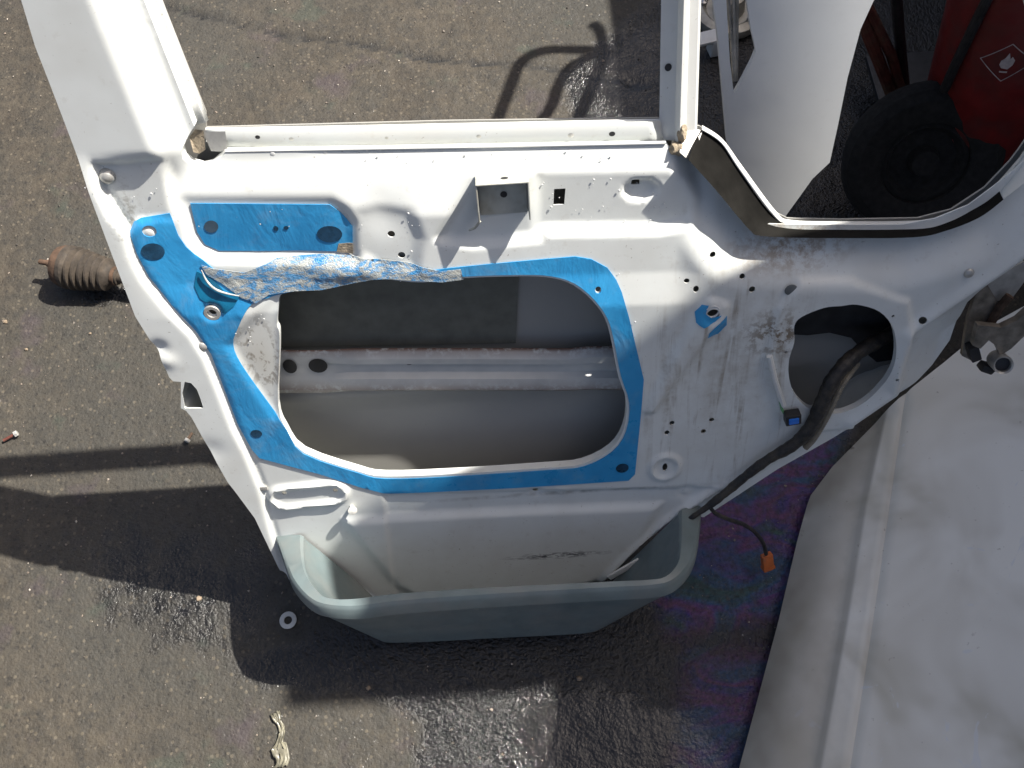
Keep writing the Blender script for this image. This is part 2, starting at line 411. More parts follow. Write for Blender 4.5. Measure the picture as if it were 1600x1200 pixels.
def ground_mat():
    b = NB('wet_tarmac')
    big = b.noise(2.2, 3, 0.6, None, 0.5); mid = b.noise(17, 3, 0.7); fine = b.noise(105, 4, 0.7); grit = b.voro(190)
    c = b.ramp(big, [(0.30, (0.048, 0.039, 0.031)), (0.52, (0.078, 0.063, 0.050)), (0.72, (0.092, 0.079, 0.067))])
    c = b.mix(b.ramp(mid, [(0.36, 0.0), (0.62, 0.75)]), c, (0.043, 0.039, 0.035))
    blot = b.noise(48, 3, 0.65); c = b.mix(b.ramp(blot, [(0.45, 0.0), (0.68, 0.6)]), c, (0.118, 0.098, 0.078))
    stain = b.noise(1.3, 3, 0.6, b.mapping(loc=(7, 2, 0)), 0.3); c = b.mix(b.ramp(stain, [(0.42, 0.0), (0.58, 0.6)]), c, (0.060, 0.059, 0.058))
    c = b.mix(b.ramp(fine, [(0.55, 0.0), (0.75, 0.45)]), c, (0.135, 0.112, 0.090))
    cell = b.voro(120, out='Color'); sep = b.n('ShaderNodeSeparateColor'); b.l(cell, sep.inputs[0])
    stones = b.math('MULTIPLY', b.ramp(sep.outputs[0], [(0.80, 0.0), (0.84, 1.0)]), b.ramp(b.voro(120), [(0.30, 1.0), (0.42, 0.0)]))
    c = b.mix(b.math('MULTIPLY', stones, 0.5), c, (0.22, 0.185, 0.15))
    dk = b.math('MULTIPLY', b.ramp(sep.outputs[1], [(0.75, 0.0), (0.8, 1.0)]), b.ramp(b.voro(120), [(0.35, 1.0), (0.5, 0.0)]))
    c = b.mix(b.math('MULTIPLY', dk, 0.55), c, (0.022, 0.020, 0.020))
    # lichen and old oil tints
    c = b.mix(b.math('MULTIPLY', b.ramp(b.noise(7, 3, 0.6, b.mapping(loc=(3, 1, 0))), [(0.60, 0.0), (0.70, 0.45)]), 1.0), c, (0.085, 0.060, 0.085))
    c = b.mix(b.math('MULTIPLY', b.ramp(b.noise(8, 3, 0.6, b.mapping(loc=(-2, 5, 0))), [(0.62, 0.0), (0.70, 0.4)]), 1.0), c, (0.060, 0.085, 0.070))
    # residue: pale silt, plus one patch of painted glitter
    silt = b.math('MULTIPLY', b.attr('silt'), b.ramp(b.noise(26, 3, 0.75, None, 1.2), [(0.44, 0.0), (0.60, 0.9)]))
    c = b.mix(silt, c, (0.20, 0.20, 0.20))
    c = b.mix(1.0, c, (0.60, 0.60, 0.53), 'MULTIPLY')
    # wet, with the door's shadow painted into one patch
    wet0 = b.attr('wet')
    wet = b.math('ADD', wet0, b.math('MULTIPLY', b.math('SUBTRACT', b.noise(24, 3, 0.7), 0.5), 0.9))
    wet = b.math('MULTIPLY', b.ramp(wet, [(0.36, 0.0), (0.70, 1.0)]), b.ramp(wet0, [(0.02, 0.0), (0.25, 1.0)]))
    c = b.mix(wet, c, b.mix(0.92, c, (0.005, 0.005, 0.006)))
    c = b.mix(b.attr('crack'), c, (0.008, 0.008, 0.008))
    # oil sheen colour bands on the water
    oil = b.math('MULTIPLY', b.attr('oil'), b.ramp(b.noise(120, 4, 0.6), [(0.35, 0.35), (0.65, 1.0)]))
    band = b.ramp(b.noise(7.5, 3, 0.5, b.mapping((1, 1.6, 1)), 0.9), [(0.30, (0.012, 0.06, 0.065)), (0.42, (0.018, 0.065, 0.17)), (0.50, (0.085, 0.03, 0.16)),
              (0.56, (0.12, 0.028, 0.11)), (0.62, (0.045, 0.028, 0.18)), (0.70, (0.014, 0.07, 0.06))])
    c = b.mix(b.math('MULTIPLY', oil, 0.95), c, band)
    puddle = b.attr('puddle')
    pud = b.math('ADD', puddle, b.math('MULTIPLY', b.math('SUBTRACT', b.noise(30, 3, 0.75, None, 1.0), 0.5), 1.3))
    pud = b.math('MULTIPLY', b.ramp(pud, [(0.40, 0.0), (0.72, 1.0)]), b.ramp(puddle, [(0.02, 0.0), (0.2, 1.0)]))
    rough = b.mix(wet, b.ramp(fine, [(0.3, 0.62), (0.7, 0.9)]), b.ramp(fine, [(0.3, 0.07), (0.7, 0.20)]))
    rough = b.mix(pud, rough, 0.05)
    glint = b.ramp(b.noise(330, 2, 0.5), [(0.60, 0.0), (0.68, 1.0)])
    rough = b.mix(b.math('MULTIPLY', glint, 0.85), rough, 0.10)
    h1 = b.bump(b.math('ADD', b.math('MULTIPLY', grit, -0.25), b.math('ADD', fine, b.math('MULTIPLY', mid, 1.6))), b.math('SUBTRACT', 1.0, b.math('MULTIPLY', pud, 0.55)), b.math('ADD', 0.0022, b.math('MULTIPLY', wet, 0.0022)))
    tf = b.math('MULTIPLY', oil, b.math('ADD', 180.0, b.math('MULTIPLY', b.noise(9, 4, 0.6, None, 1.0), 520.0)))
    return b.set(col=c, rough=rough, nrm=h1, tft=tf, tfi=1.55, spec=0.6)
M_ground = ground_mat()

# ------------------------------------------------------------------ ground
def pxpoly_ground(pts): return [tuple(G(x, y)[:2]) for x, y in pts]
xs = np.concatenate([[-80, -30, -12, -5, -2.6, -1.8], np.arange(-1.4, 1.5, 0.011), [1.9, 2.7, 5, 12, 30, 80]])
ys = np.concatenate([[-80, -30, -12, -5, -2.4, -1.2], np.arange(-0.5, 2.6, 0.011), [3.0, 4, 6, 12, 30, 80]])
gx, gy = np.meshgrid(xs, ys); gxr, gyr = gx.ravel(), gy.ravel()
near = (np.abs(gxr) < 1.5) & (gyr > -0.55) & (gyr < 2.65)
def mask(pts, soft):
    P = pxpoly_ground(pts); out = np.zeros(gxr.shape); d = sd(P, gxr[near], gyr[near]); out[near] = sstep(soft, -soft, d); return out
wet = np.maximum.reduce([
    mask([(350, 1040), (520, 985), (1000, 890), (1080, 780), (1330, 660), (1330, 800), (1200, 1230), (900, 1240), (640, 1240), (660, 1130), (560, 1080), (420, 1075)], 0.05),
    mask([(100, 850), (180, 800), (420, 820), (470, 960), (380, 1050), (250, 1040), (150, 980)], 0.12)*0.62,  # damp patch that also darkens the ground for the door's shadow
    mask([(870, 120), (960, 40), (1100, -60), (1500, -150), (1700, 300), (1300, 520), (1000, 300), (900, 230)], 0.06)*0.85,
    mask([(210, 470), (130, 480), (120, 450), (210, 440)], 0.03)*0.8,
    mask([(930, 90), (1050, -20), (1060, 200), (940, 195)], 0.04)])
oil = np.maximum(mask([(1060, 760), (1330, 650), (1290, 760), (1230, 960), (1050, 985), (1020, 920)], 0.03), 0.7*mask([(1080, 1020), (1220, 1020), (1190, 1230), (1060, 1230)], 0.04))
puddle = np.maximum.reduce([mask([(820, 1090), (940, 1075), (1080, 1120), (1160, 1220), (800, 1240), (790, 1150)], 0.05), 0.75*mask([(900, 120), (1000, 20), (1045, 40), (1045, 190), (960, 190)], 0.05),
                            0.8*mask([(1240, 330), (1260, 250), (1340, 250), (1330, 345)], 0.03)])
silt = np.maximum(mask([(890, 130), (1000, 30), (1045, 60), (1045, 195), (930, 195)], 0.04), 0.6*mask([(1240, 330), (1260, 240), (1350, 250), (1330, 345)], 0.03))  # second patch paints the wet ground's glitter as pale colour
crk = [tuple(G(x, y)[:2]) for x, y in [(120, -22), (280, 14), (380, 40), (470, 55), (560, 66), (640, 82), (720, 95), (800, 98), (900, 108), (1000, 125), (1100, 140)]]
crack = np.zeros(gxr.shape)
jit = np.array([mnoise.noise(Vector((a*26, b*26, 0))) for a, b in zip(gxr[near], gyr[near])])
dc = seg_dist(crk, gxr[near], gyr[near]+jit*0.012, closed=False)
crack[near] = sstep(0.010, 0.003, dc)*(0.55+0.45*sstep(-0.3, 0.2, jit))
zz = np.zeros(gxr.shape)
zz[near] = np.array([mnoise.noise(Vector((a*5, b*5, 2)))*0.004+mnoise.noise(Vector((a*45, b*45, 7)))*0.0012 for a, b in zip(gxr[near], gyr[near])]) - crack[near]*0.006
zz[near] -= 0.004
nx, ny = len(xs), len(ys)
gv = np.stack([gxr, gyr, np.where(near, zz, -0.004)], 1)
idx = np.arange(nx*ny).reshape(ny, nx)
gf = np.stack([idx[:-1, :-1], idx[:-1, 1:], idx[1:, 1:], idx[1:, :-1]], -1).reshape(-1, 4)
ground = mesh_obj('ground', gv, gf, M_ground, None, True, 180)
tag(ground, kind='structure')
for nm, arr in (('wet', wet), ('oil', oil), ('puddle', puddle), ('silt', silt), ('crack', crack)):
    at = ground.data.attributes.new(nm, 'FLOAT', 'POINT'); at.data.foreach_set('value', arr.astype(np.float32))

# loose grit
def grit():
    rng = np.random.default_rng(3); v = []; f = []
    for k in range(5200):
        x = rng.uniform(-1.25, 1.2); y = rng.uniform(-0.2, 2.3); r = 0.0008+0.0022*rng.random()**3.5
        pts = []
        for (a, b, c) in ((1, 0, 0), (-1, 0, 0), (0, 1, 0), (0, -1, 0), (0, 0, 1), (0, 0, -1)):
            s = r*(0.6+0.7*rng.random()); pts.append((x+a*s+rng.normal()*r*0.2, y+b*s+rng.normal()*r*0.2, -0.0035+c*s*0.7))
        n = len(v); v += pts
        f += [(n+i, n+j, n+q) for i, j, q in ((0, 2, 4), (2, 1, 4), (1, 3, 4), (3, 0, 4), (2, 0, 5), (1, 2, 5), (3, 1, 5), (0, 3, 5))]
    b = NB('grit_stone'); g = b.n('ShaderNodeNewGeometry')
    c = b.ramp(g.outputs['Random Per Island'], [(0.0, (0.05, 0.045, 0.04)), (0.55, (0.14, 0.12, 0.10)), (0.85, (0.24, 0.19, 0.15)), (0.97, (0.42, 0.38, 0.33))])
    o = mesh_obj('loose_grit', v, f, b.set(col=c, rough=0.5), None, False)
    tag(o, 'fine loose grit scattered over the wet tarmac', 'grit', kind='stuff')
grit()

# ------------------------------------------------------------------ the van door
door = empty('van_door', tuple(DO), (-R(LEAN), 0, 0))
tag(door, 'stripped white van door with torn blue film leaning over wet tarmac', 'van door')

def U(px, py=500, w=0.0): return D(px, py, w)[0]
belt_a, belt_b = D(340, 238, -0.034), D(1040, 226, -0.034)
def belt_v(u): return belt_a[1]+(belt_b[1]-belt_a[1])*(u-belt_a[0])/(belt_b[0]-belt_a[0])
pil_a, pil_b = D(303, 198, -0.030), D(224, 0, -0.030)
pil_top = 1.275
def on_line(a, b, v): return a[0]+(b[0]-a[0])*(v-a[1])/(b[1]-a[1])
pil_in_top = (on_line(pil_a, pil_b, pil_top), pil_top)
rear_top = (D(30, 0)[0]-0.004, pil_top)

outline = [rear_top] + DL([(33, 0), (55, 73), (75, 124), (104, 200), (121, 245), (147, 315), (175, 390), (213, 491), (236, 528), (250, 548), (266, 586), (272, 592), (284, 593), (284, 634), (292, 638),
            (301, 649), (325, 694), (357, 750), (371, 768), (399, 806), (420, 850), (438, 888), (466, 915)]) + [(-0.31, 0.008), (0.02, 0.008)] + \
          DL([(946, 908), (998, 848), (1062, 806), (1100, 808), (1145, 779), (1215, 733), (1302, 684), (1369, 642), (1411, 624), (1442, 614), (1474, 596), (1502, 558), (1517, 515), (1520, 484), (1547, 447), (1600, 399), (1665, 340), (1690, 290)]) + \
          DL([(1662, 232), (1600, 286), (1568, 311), (1530, 339), (1477, 360), (1425, 370), (1300, 371), (1200, 369), (1183, 367), (1170, 358), (1128, 308), (1074, 248)], -0.004) + \
          DL([(1060, 236), (1040, 226), (700, 232), (352, 238), (344, 246), (330, 256), (316, 259), (300, 254), (289, 243), (287, 230), (293, 214)], -0.034) + [pil_a, pil_in_top]
opening = DL([(434, 486), (437, 466), (457, 455), (499, 453), (525, 445), (551, 438), (607, 442), (660, 446), (720, 440), (814, 437), (862, 439), (896, 449), (926, 471), (945, 497), (955, 531), (966, 587),
              (979, 629), (974, 672), (953, 703), (910, 725), (855, 731), (701, 741), (602, 744), (560, 736), (476, 707), (448, 672), (434, 635), (436, 560), (436, 522), (432, 510)])
speaker = DL([(1337, 472), (1372, 483), (1393, 509), (1397, 544), (1386, 582), (1365, 610), (1337, 631), (1306, 642), (1278, 638), (1257, 631), (1239, 610), (1231, 586), (1231, 558), (1239, 530), (1239, 505), (1250, 491), (1285, 477), (1313, 474)])
small = []
def hole(px, py, a, b=None, w=0.0, n=12):
    """a, b half-sizes in photo pixels, as seen"""
    c = D(px, py, w); e = D(px+a, py, w); g = D(px, py+(b if b else a*0.75), w)
    small.append(ellipse(c, abs(e[0]-c[0]), abs(g[1]-c[1]), n))
for q in [(611, 369, 6, 5, -.010), (627, 404, 6, 5, -.006), (1116, 404, 5, 4), (1074, 442, 4.5, 3.5), (1088, 453, 4.5, 5), (1161, 435, 4.5, 3.5), (1175, 452, 5, 4.5), (1050, 661, 4, 3.5), (1042, 676, 4, 3.5), (1112, 656, 4, 3.2),
          (1099, 674, 4, 3.5), (1039, 730, 4, 6), (837, 769, 5, 3.5), (1440, 498, 6, 5), (935, 455, 4, 4), (1113, 487, 10, 8), (332, 488, 7, 6), (1393, 490, 2.5, 2), (1226, 546, 2.5, 2), (1397, 585, 2.5, 2),
          (444, 770, 4, 3), (524, 766, 4, 3), (1558, 342, 3, 3, -.004), (1185, 376, 3, 2.5)]: hole(*q)
latch = DL([(290, 593), (300, 595), (309, 605), (314, 618), (319, 634), (290, 634), (286, 612)])
small.append(latch)
small.append(DL([(866, 297), (884, 296), (882, 321), (865, 322)], -0.020))
small.append(DL([(990, 290), (1003, 289), (1003, 299), (990, 300)], -0.012))

opening = smooth_loop(opening, 3); speaker = smooth_loop(speaker, 4)
# --- pressed relief -------------------------------------------------------
plate_poly = DL([(150, 252), (258, 249), (266, 300), (272, 345), (262, 338), (218, 345), (203, 362), (176, 330), (158, 290)], -0.01)
rear_line = DL([(140, 245), (160, 300), (200, 365), (208, 398), (228, 436), (262, 478), (303, 520), (325, 556), (347, 610), (367, 663), (388, 706), (410, 760), (425, 820), (440, 870)])
rear_poly = rear_line + DL([(440, 1000), (100, 900), (0, 300), (60, 200)])
rect_poly = DL([(293, 317), (515, 319), (534, 332), (553, 352), (553, 396), (340, 393), (318, 383), (306, 365)], -0.016)
chan_poly = DL([(553, 330), (590, 322), (640, 330), (655, 372), (648, 415), (600, 425), (575, 405), (556, 396)], -0.012)
brk_poly = DL([(690, 366), (745, 280), (842, 272), (842, 362), (740, 372)], -0.020)
poc_poly = DL([(842, 277), (1040, 277), (1072, 290), (1086, 315), (1070, 345), (1030, 352), (842, 354)], -0.018)
oval_poly = DL([(978, 292), (990, 284), (1018, 284), (1030, 294), (1026, 306), (1008, 315), (985, 313), (975, 303)], -0.02)
low_poly = DL([(600, 772), (1150, 762), (1010, 850), (930, 940), (620, 960)])
lowr_poly = [D(540, 812), D(800, 800), D(1030, 790), D(1000, 845), D(952, 895), (0.06, -0.02), (-0.16, -0.02), D(622, 915)]
stad_a, stad_b = D(445, 777), D(519, 769); stad_r = 0.0205
diag_line = DL([(1240, 690), (1180, 735), (1112, 770), (1040, 815), (985, 860), (940, 905)])
lobe_line = DL([(1640, 368), (1560, 425), (1480, 478), (1420, 520), (1404, 560), (1395, 610), (1330, 655)])
lobe_poly = lobe_line + DL([(1330, 760), (1800, 700), (1800, 330)])
spk_c = D(1314, 558); 
spk_poly = DL([(1250, 440), (1330, 440), (1418, 470), (1425, 540), (1405, 610), (1340, 665), (1270, 672), (1215, 640), (1195, 560), (1215, 480)])
boss_poly = DL([(1060, 545), (1098, 480), (1110, 470), (1132, 478), (1128, 500), (1100, 530), (1020, 640), (1012, 640)])
left_flat = DL([(434, 470), (360, 540), (430, 650), (434, 640)])
u_pil = D(136, 0)
def relief(u, v):
    w = np.zeros(u.shape)
    t = belt_v(u)-v
    # upper slope between the belt line and the film
    prof = np.interp(t, [-0.5, -0.01, 0.0, 0.030, 0.075, 0.11, 0.16, 0.205], [-0.034, -0.034, -0.034, -0.022, -0.010, -0.010, -0.008, 0.0])
    m_up = sstep(D(150, 260)[0]-0.02, D(262, 260)[0], u)*sstep(D(1135, 330)[0], D(1062, 330)[0], u)
    w = w + prof*m_up
    # quarter-light edge slope
    d = seg_dist(DL([(1074, 248), (1128, 308), (1170, 358), (1183, 367), (1300, 371), (1425, 370), (1530, 339), (1662, 232)], -0.004), u, v, False)
    w = w - 0.034*sstep(0.080, 0.0, d)*sstep(D(1050, 300)[0], D(1110, 300)[0], u)
    # rear pillar: falls back towards the window
    mp = sstep(belt_v(u)-0.035, belt_v(u)+0.02, v)*sstep(-0.15, -0.24, u)
    ua = D(136, 0)[0] + (D(236, 245)[0]-D(136, 0)[0])*(v-D(136, 0)[1])/(D(236, 245)[1]-D(136, 0)[1])
    s = np.clip(u-ua, 0, 1)
    pil = -np.interp(s, [0, 0.006, 0.037, 0.041, 1], [0, 0.002, 0.030, 0.031, 0.032])
    w = w*(1-mp)+pil*mp
    # plate behind the button, rear strip
    t1 = sstep(0.004, -0.006, sd(plate_poly, u, v)); w = w*(1-t1)+(-0.010)*t1
    t1 = sstep(0.005, -0.005, sd(rear_poly, u, v))*(1-mp); w = w+0.005*t1
    d = seg_dist(rear_line, u, v, False); w = w-0.0035*np.exp(-(d/0.0045)**2)*(1-mp)
    # film recess, channel, bracket recess, pocket recess
    dr = sd(rect_poly, u, v); t1 = sstep(0.016, -0.001, dr); w = w*(1-t1)+(-0.019)*t1
    t1 = sstep(0.012, -0.010, sd(chan_poly, u, v)); w = w*(1-t1)+(-0.014)*t1
    t1 = sstep(0.012, -0.004, sd(brk_poly, u, v)); w = w*(1-t1)+(-0.019)*t1
    t1 = sstep(0.012, -0.004, sd(poc_poly, u, v)); w = w*(1-t1)+(-0.0225)*t1
    t1 = sstep(0.004, -0.005, sd(oval_poly, u, v)); w = w-0.008*t1
    # embossed step line through the pocket recess
    # bottom section
    t1 = sstep(0.004, -0.004, sd(low_poly, u, v)); w = w-0.0035*t1
    t1 = sstep(0.012, -0.010, sd(lowr_poly, u, v)); w = w+0.007*t1
    # stamped loop bottom rear
    P = np.array(stad_a); Q = np.array(stad_b); e = Q-P
    tt = np.clip(((u-P[0])*e[0]+(v-P[1])*e[1])/(e@e), 0, 1)
    ds = np.hypot(u-P[0]-tt*e[0], v-P[1]-tt*e[1])-stad_r
    w = w+0.0055*np.exp(-(ds/0.0048)**2)
    # small stamped dimples
    for px, py, r_, a in ((1039, 730, 0.020, 0.004), (1074, 770, 0.010, -0.002), (880, 768, 0.006, 0.0015), (640, 590, 0.0, 0)):
        if r_:
            c = D(px, py); q = np.hypot(u-c[0], (v-c[1])*0.85); w = w+a*np.exp(-((q-r_)/0.005)**2)
    for px, py, r_ in ((332, 488, 0.012), (837, 769, 0.009), (1113, 487, 0.014)):
        c = D(px, py); w = w-0.003*sstep(r_+0.004, r_-0.002, np.hypot(u-c[0], v-c[1]))
    # boss with the spring hole, long crease
    t1 = sstep(0.010, -0.006, sd(boss_poly, u, v)); w = w+0.009*t1
    # speaker mount
    t1 = sstep(0.006, -0.004, sd(spk_poly, u, v)); w = w+0.006*t1
    # diagonal front edge rolls back, raised lip above it
    d = seg_dist(diag_line, u, v, False); w = w+0.008*np.exp(-(d/0.007)**2)
    dl = seg_dist(lobe_line, u, v, False); ins = inside(lobe_poly, u, v)
    w = w - np.where(ins, np.clip(dl, 0, 0.07)*0.55, 0.0) + 0.007*np.exp(-(dl/0.012)**2)
    # sunk strip left of the opening
    t1 = sstep(0.012, -0.006, sd(left_flat, u, v)); w = w-0.004*t1
    # dents
    for px, py, r_, a in ((470, 430, 0.03, -0.003), (249, 540, 0.010, -0.004), (262, 560, 0.012, 0.003), (600, 345, 0.025, -0.003), (1000, 560, 0.06, -0.0025), (800, 850, 0.09, -0.002), (1180, 500, 0.05, 0.002), (330, 700, 0.02, -0.002)):
        c = D(px, py); w = w+a*np.exp(-((u-c[0])**2+(v-c[1])**2)/r_**2)
    return w
SKIN_W = -0.070
def outer_rim(u, v, w): return np.where((v > belt_v(u)-0.02) & (u < 0.19), w-0.018, np.where(v < 0.5, SKIN_W-0.015, np.where(u > 0.2, w-0.002, SKIN_W-0.015)))
sheet('inner_panel', outline, [opening, speaker]+small, 0.0042, relief, M_white, door, rim_outer=outer_rim,
      rim_holes=[0.013, 0.010]+[0.0018]*len(small))

# --- outer skin (its inside shows through the openings) -------------------
skin_outline = [(rear_top[0], pil_top)]+[p for p in outline[1:25]]+[(0.02, 0.004)]+DL([(946, 908)])+[(a, b) for a, b in outline[31:47]]
quarter_B = [(1096, 203), (1127, 224), (1155, 266), (1208, 337), (1236, 351), (1320, 353), (1442, 351), (1495, 337), (1547, 302), (1586, 260), (1600, 241), (1640, 180)]
QW = -0.046
skin_outline = [(rear_top[0], pil_top)]+DL([(30, 0), (128, 245)])+[(-0.457, 0.45), (-0.457, 0.42)]+DL([(357, 750), (399, 806), (438, 888), (466, 915)])+[(-0.31, 0.004), (0.03, 0.004)] + \
    DL([(1100, 812), (1302, 690), (1411, 630), (1474, 602), (1512, 556), (1600, 405), (1690, 300)]) + DL(list(reversed(quarter_B)), -0.062) + DL([(1060, 198), (1030, 190), (700, 194), (320, 204)], -0.062) + \
    [(pil_a[0]+0.005, pil_a[1]), (pil_in_top[0], pil_top)]
skin_outline[3:5] = DL([(175, 390), (266, 590)])
def skin_relief(u, v): return SKIN_W + 0.012*np.exp(-((v-0.40)/0.02)**2) - 0.012*np.sin(np.clip(v/0.85, 0, 1)*math.pi)
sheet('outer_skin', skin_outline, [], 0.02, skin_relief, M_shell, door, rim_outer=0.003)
# sound-deadening pad glued inside the skin
pad = DL([(430, 405), (812, 400), (806, 538), (430, 545)], -0.075)
sheet('damping_pad', pad, [], 0.03, lambda u, v: skin_relief(u, v)+0.004, simple('damping_pad', (0.15, 0.15, 0.125), 0.8, var=0.15), door, 0.003)

# --- crossbar inside -------------------------------------------------------
def crossbar():
    prof_px = [(545, 0.0, 0.9), (548, .004, .35), (555, .010, 0.0), (563, .009, 0), (567, .000, 0), (574, .001, 0), (581, .000, 0), (586, .010, 0), (594, .011, .15), (602, .010, .5), (609, .002, .35)]
    cols = np.linspace(395, 1000, 60); v = []; e = []
    for x in cols:
        k = sstep(560, 500, np.array(x)); k2 = sstep(880, 930, np.array(x))
        for (y, dw, ed) in prof_px:
            yy = y+(4*k+(-4 if y < 560 else -2)*k2)*(1 if y > 575 or k2 > 0 else 0.6) - 3*math.sin((x-440)/520*3.1)*0.3
            uu, vv = D(x, yy-5*(x-700)/560*0.0, -0.060)
            wq = -0.060+dw*(1-0.75*float(k))
            v.append((uu, -wq, vv)); e.append(ed)
    n = len(prof_px); f = []
    for i in range(len(cols)-1):
        for j in range(n-1):
            a = i*n+j; f.append((a, a+1, a+n+1, a+n))
    o = mesh_obj('crossbar', v, f, M_bar, door)
    at = o.data.attributes.new('edge', 'FLOAT', 'POINT'); at.data.foreach_set('value', np.array(e, np.float32))
    sm = o.modifiers.new('thick', 'SOLIDIFY'); sm.thickness = 0.0015; sm.offset = 0
    for x, y, a, b in ((497, 571, 15, 11), (453, 572, 11, 11), (639, 567, 7, 5), (936, 561, 5, 4)):
        c = D(x, y, -0.056); ex = D(x+a, y, -0.056); ey = D(x, y+b, -0.056)
        pts = ellipse(c, ex[0]-c[0], abs(ey[1]-c[1]), 18)
        w_ = 0.0552 if x < 600 else 0.0584
        mesh_obj('bar_hole', [(p[0], w_, p[1]) for p in pts], [tuple(range(18))], M_black, o, False)
crossbar()

# --- blue film -------------------------------------------------------------
fo = DL([(201, 364), (206, 352), (217, 346), (262, 339), (268, 352), (276, 373), (288, 391), (301, 403), (315, 412), (340, 432), (420, 452), (520, 440), (640, 432), (700, 424), (760, 418), (850, 410), (900, 406), (925, 410), (950, 423), (964, 441), (972, 458), (983, 496),
         (1006, 593), (1001, 650), (992, 740), (982, 750), (800, 762), (612, 771), (600, 770), (565, 761), (500, 740), (406, 715), (394, 702), (372, 664), (352, 612), (330, 553), (306, 517), (268, 478), (232, 434), (214, 400)])
fh = DL([(500, 452), (440, 462), (404, 472), (388, 481), (372, 512), (364, 540), (378, 572), (420, 632), (448, 671), (474, 708), (560, 738), (602, 747), (701, 744), (855, 734), (912, 728), (956, 705), (978, 673), (983, 629), (970, 587), (959, 531),
         (949, 497), (929, 469), (898, 446), (862, 436), (814, 434), (720, 437), (690, 442), (660, 443), (607, 439), (560, 440), (530, 444)])
fh = smooth_loop(fh, 3)
fholes = [fh]+[ellipse(D(x, y, 0), D(x+a, y)[0]-D(x, y)[0], abs(D(x, y+b)[1]-D(x, y)[1]), 16) for x, y, a, b in ((332, 488, 13, 10), (935, 455, 5, 5), (232, 364, 11, 9))]
lift = 0.0016
def frel(u, v): return relief(u, v)+lift
film = sheet('blue_film', fo, fholes, 0.0042, frel, M_film, door, 0.001, [0.001]*len(fholes))
rect_in = DL([(297, 318), (515, 320), (533, 333), (551, 353), (551, 380), (530, 382), (526, 393), (342, 392), (320, 382), (308, 363)], -0.017)
sheet('blue_film_patch', rect_in, [], 0.004, frel, M_film, door, 0.001)
mast = DL([(529, 381), (551, 379), (552, 396), (526, 394)], -0.017)
sheet('mastic_patch', mast, [], 0.004, lambda u, v: relief(u, v)+0.002, M_beige, door, 0.001)
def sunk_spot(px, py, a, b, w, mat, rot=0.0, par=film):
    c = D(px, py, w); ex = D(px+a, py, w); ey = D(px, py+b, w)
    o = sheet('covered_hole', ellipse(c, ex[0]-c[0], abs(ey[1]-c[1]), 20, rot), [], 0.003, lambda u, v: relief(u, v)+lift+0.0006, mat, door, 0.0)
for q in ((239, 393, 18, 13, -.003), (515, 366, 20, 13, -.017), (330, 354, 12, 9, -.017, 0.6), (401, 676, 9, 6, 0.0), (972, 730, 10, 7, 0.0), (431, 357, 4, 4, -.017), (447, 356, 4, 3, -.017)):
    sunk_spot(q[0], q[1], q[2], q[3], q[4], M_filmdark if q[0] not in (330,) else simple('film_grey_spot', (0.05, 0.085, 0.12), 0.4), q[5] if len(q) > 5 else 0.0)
fold = DL([(306, 428), (330, 440), (350, 458), (376, 462), (366, 478), (350, 490), (330, 478), (312, 468), (302, 450)])
sheet('folded_film', fold, [], 0.004, lambda u, v: relief(u, v)+lift+0.0010, M_filmfold, door, 0.0008)
# crumpled, pulled-up strip of the film
cr = DL([(312, 418), (330, 424), (380, 430), (430, 412), (500, 408), (560, 410), (610, 414), (640, 418), (690, 428), (720, 425), (724, 440), (690, 444), (650, 442), (612, 440), (585, 440), (556, 444), (520, 452), (500, 456), (455, 458), (420, 462), (400, 474), (376, 466), (345, 446), (322, 434)])
def crel(u, v):
    base = relief(u, v)+lift+0.0015
    n = np.array([mnoise.noise(Vector((a*75, b*110, 1.0))) + 0.6*mnoise.noise(Vector((a*210, b*260, 4.0))) for a, b in zip(u, v)])
    edge = sstep(0.0, 0.012, seg_dist(cr, u, v)); c = D(560, 425)
    ridge = np.exp(-((u-c[0]+0.02)/0.05)**2)*np.exp(-((v-c[1]+0.005)/0.012)**2)
    return base+(0.0009*n+0.001)*edge+0.003*ridge
sheet('crumpled_film', cr, [], 0.0026, crel, M_crumple, door, 0.0008, angle=180)
# rolled edge of the peeled film
pts = [(D(x, y)[0], -(relief(np.array([D(x, y)[0]]), np.array([D(x, y)[1]]))[0]+0.006), D(x, y)[1]) for x, y in ((314, 424), (322, 440), (335, 452), (352, 458), (374, 462))]
MB().tube([tuple(p) for p in catmull(pts, 4)], [0.0006+0.0011*math.sin(math.pi*k/16) for k in range(17)], 8).build('film_roll', M_silver, door)
# black sheet added so the upper half of the speaker hole reads dark
slab_p = DL([(1225, 462), (1405, 462), (1410, 560), (1370, 566), (1348, 548), (1330, 528), (1296, 520), (1262, 524), (1225, 522)], -0.055)
mesh_obj('speaker_dark_sheet', [(p[0], 0.055, p[1]) for p in slab_p][::-1], [tuple(range(len(slab_p)))[::-1]], M_black, door, False)
# torn film left at the spring hole
for poly in ([(1087, 492), (1098, 480), (1108, 479), (1103, 492), (1112, 498), (1128, 494), (1118, 503), (1100, 512), (1088, 505)], [(1108, 520), (1120, 508), (1137, 496), (1137, 512), (1124, 526), (1106, 528)]):
    sheet('film_scrap', DL(poly, 0.008), [], 0.003, lambda u, v: relief(u, v)+0.001, M_film, door, 0.0006)

def relw2(px, py, w): c = D(px, py, w); return float(relief(np.array([c[0]]), np.array([c[1]]))[0])
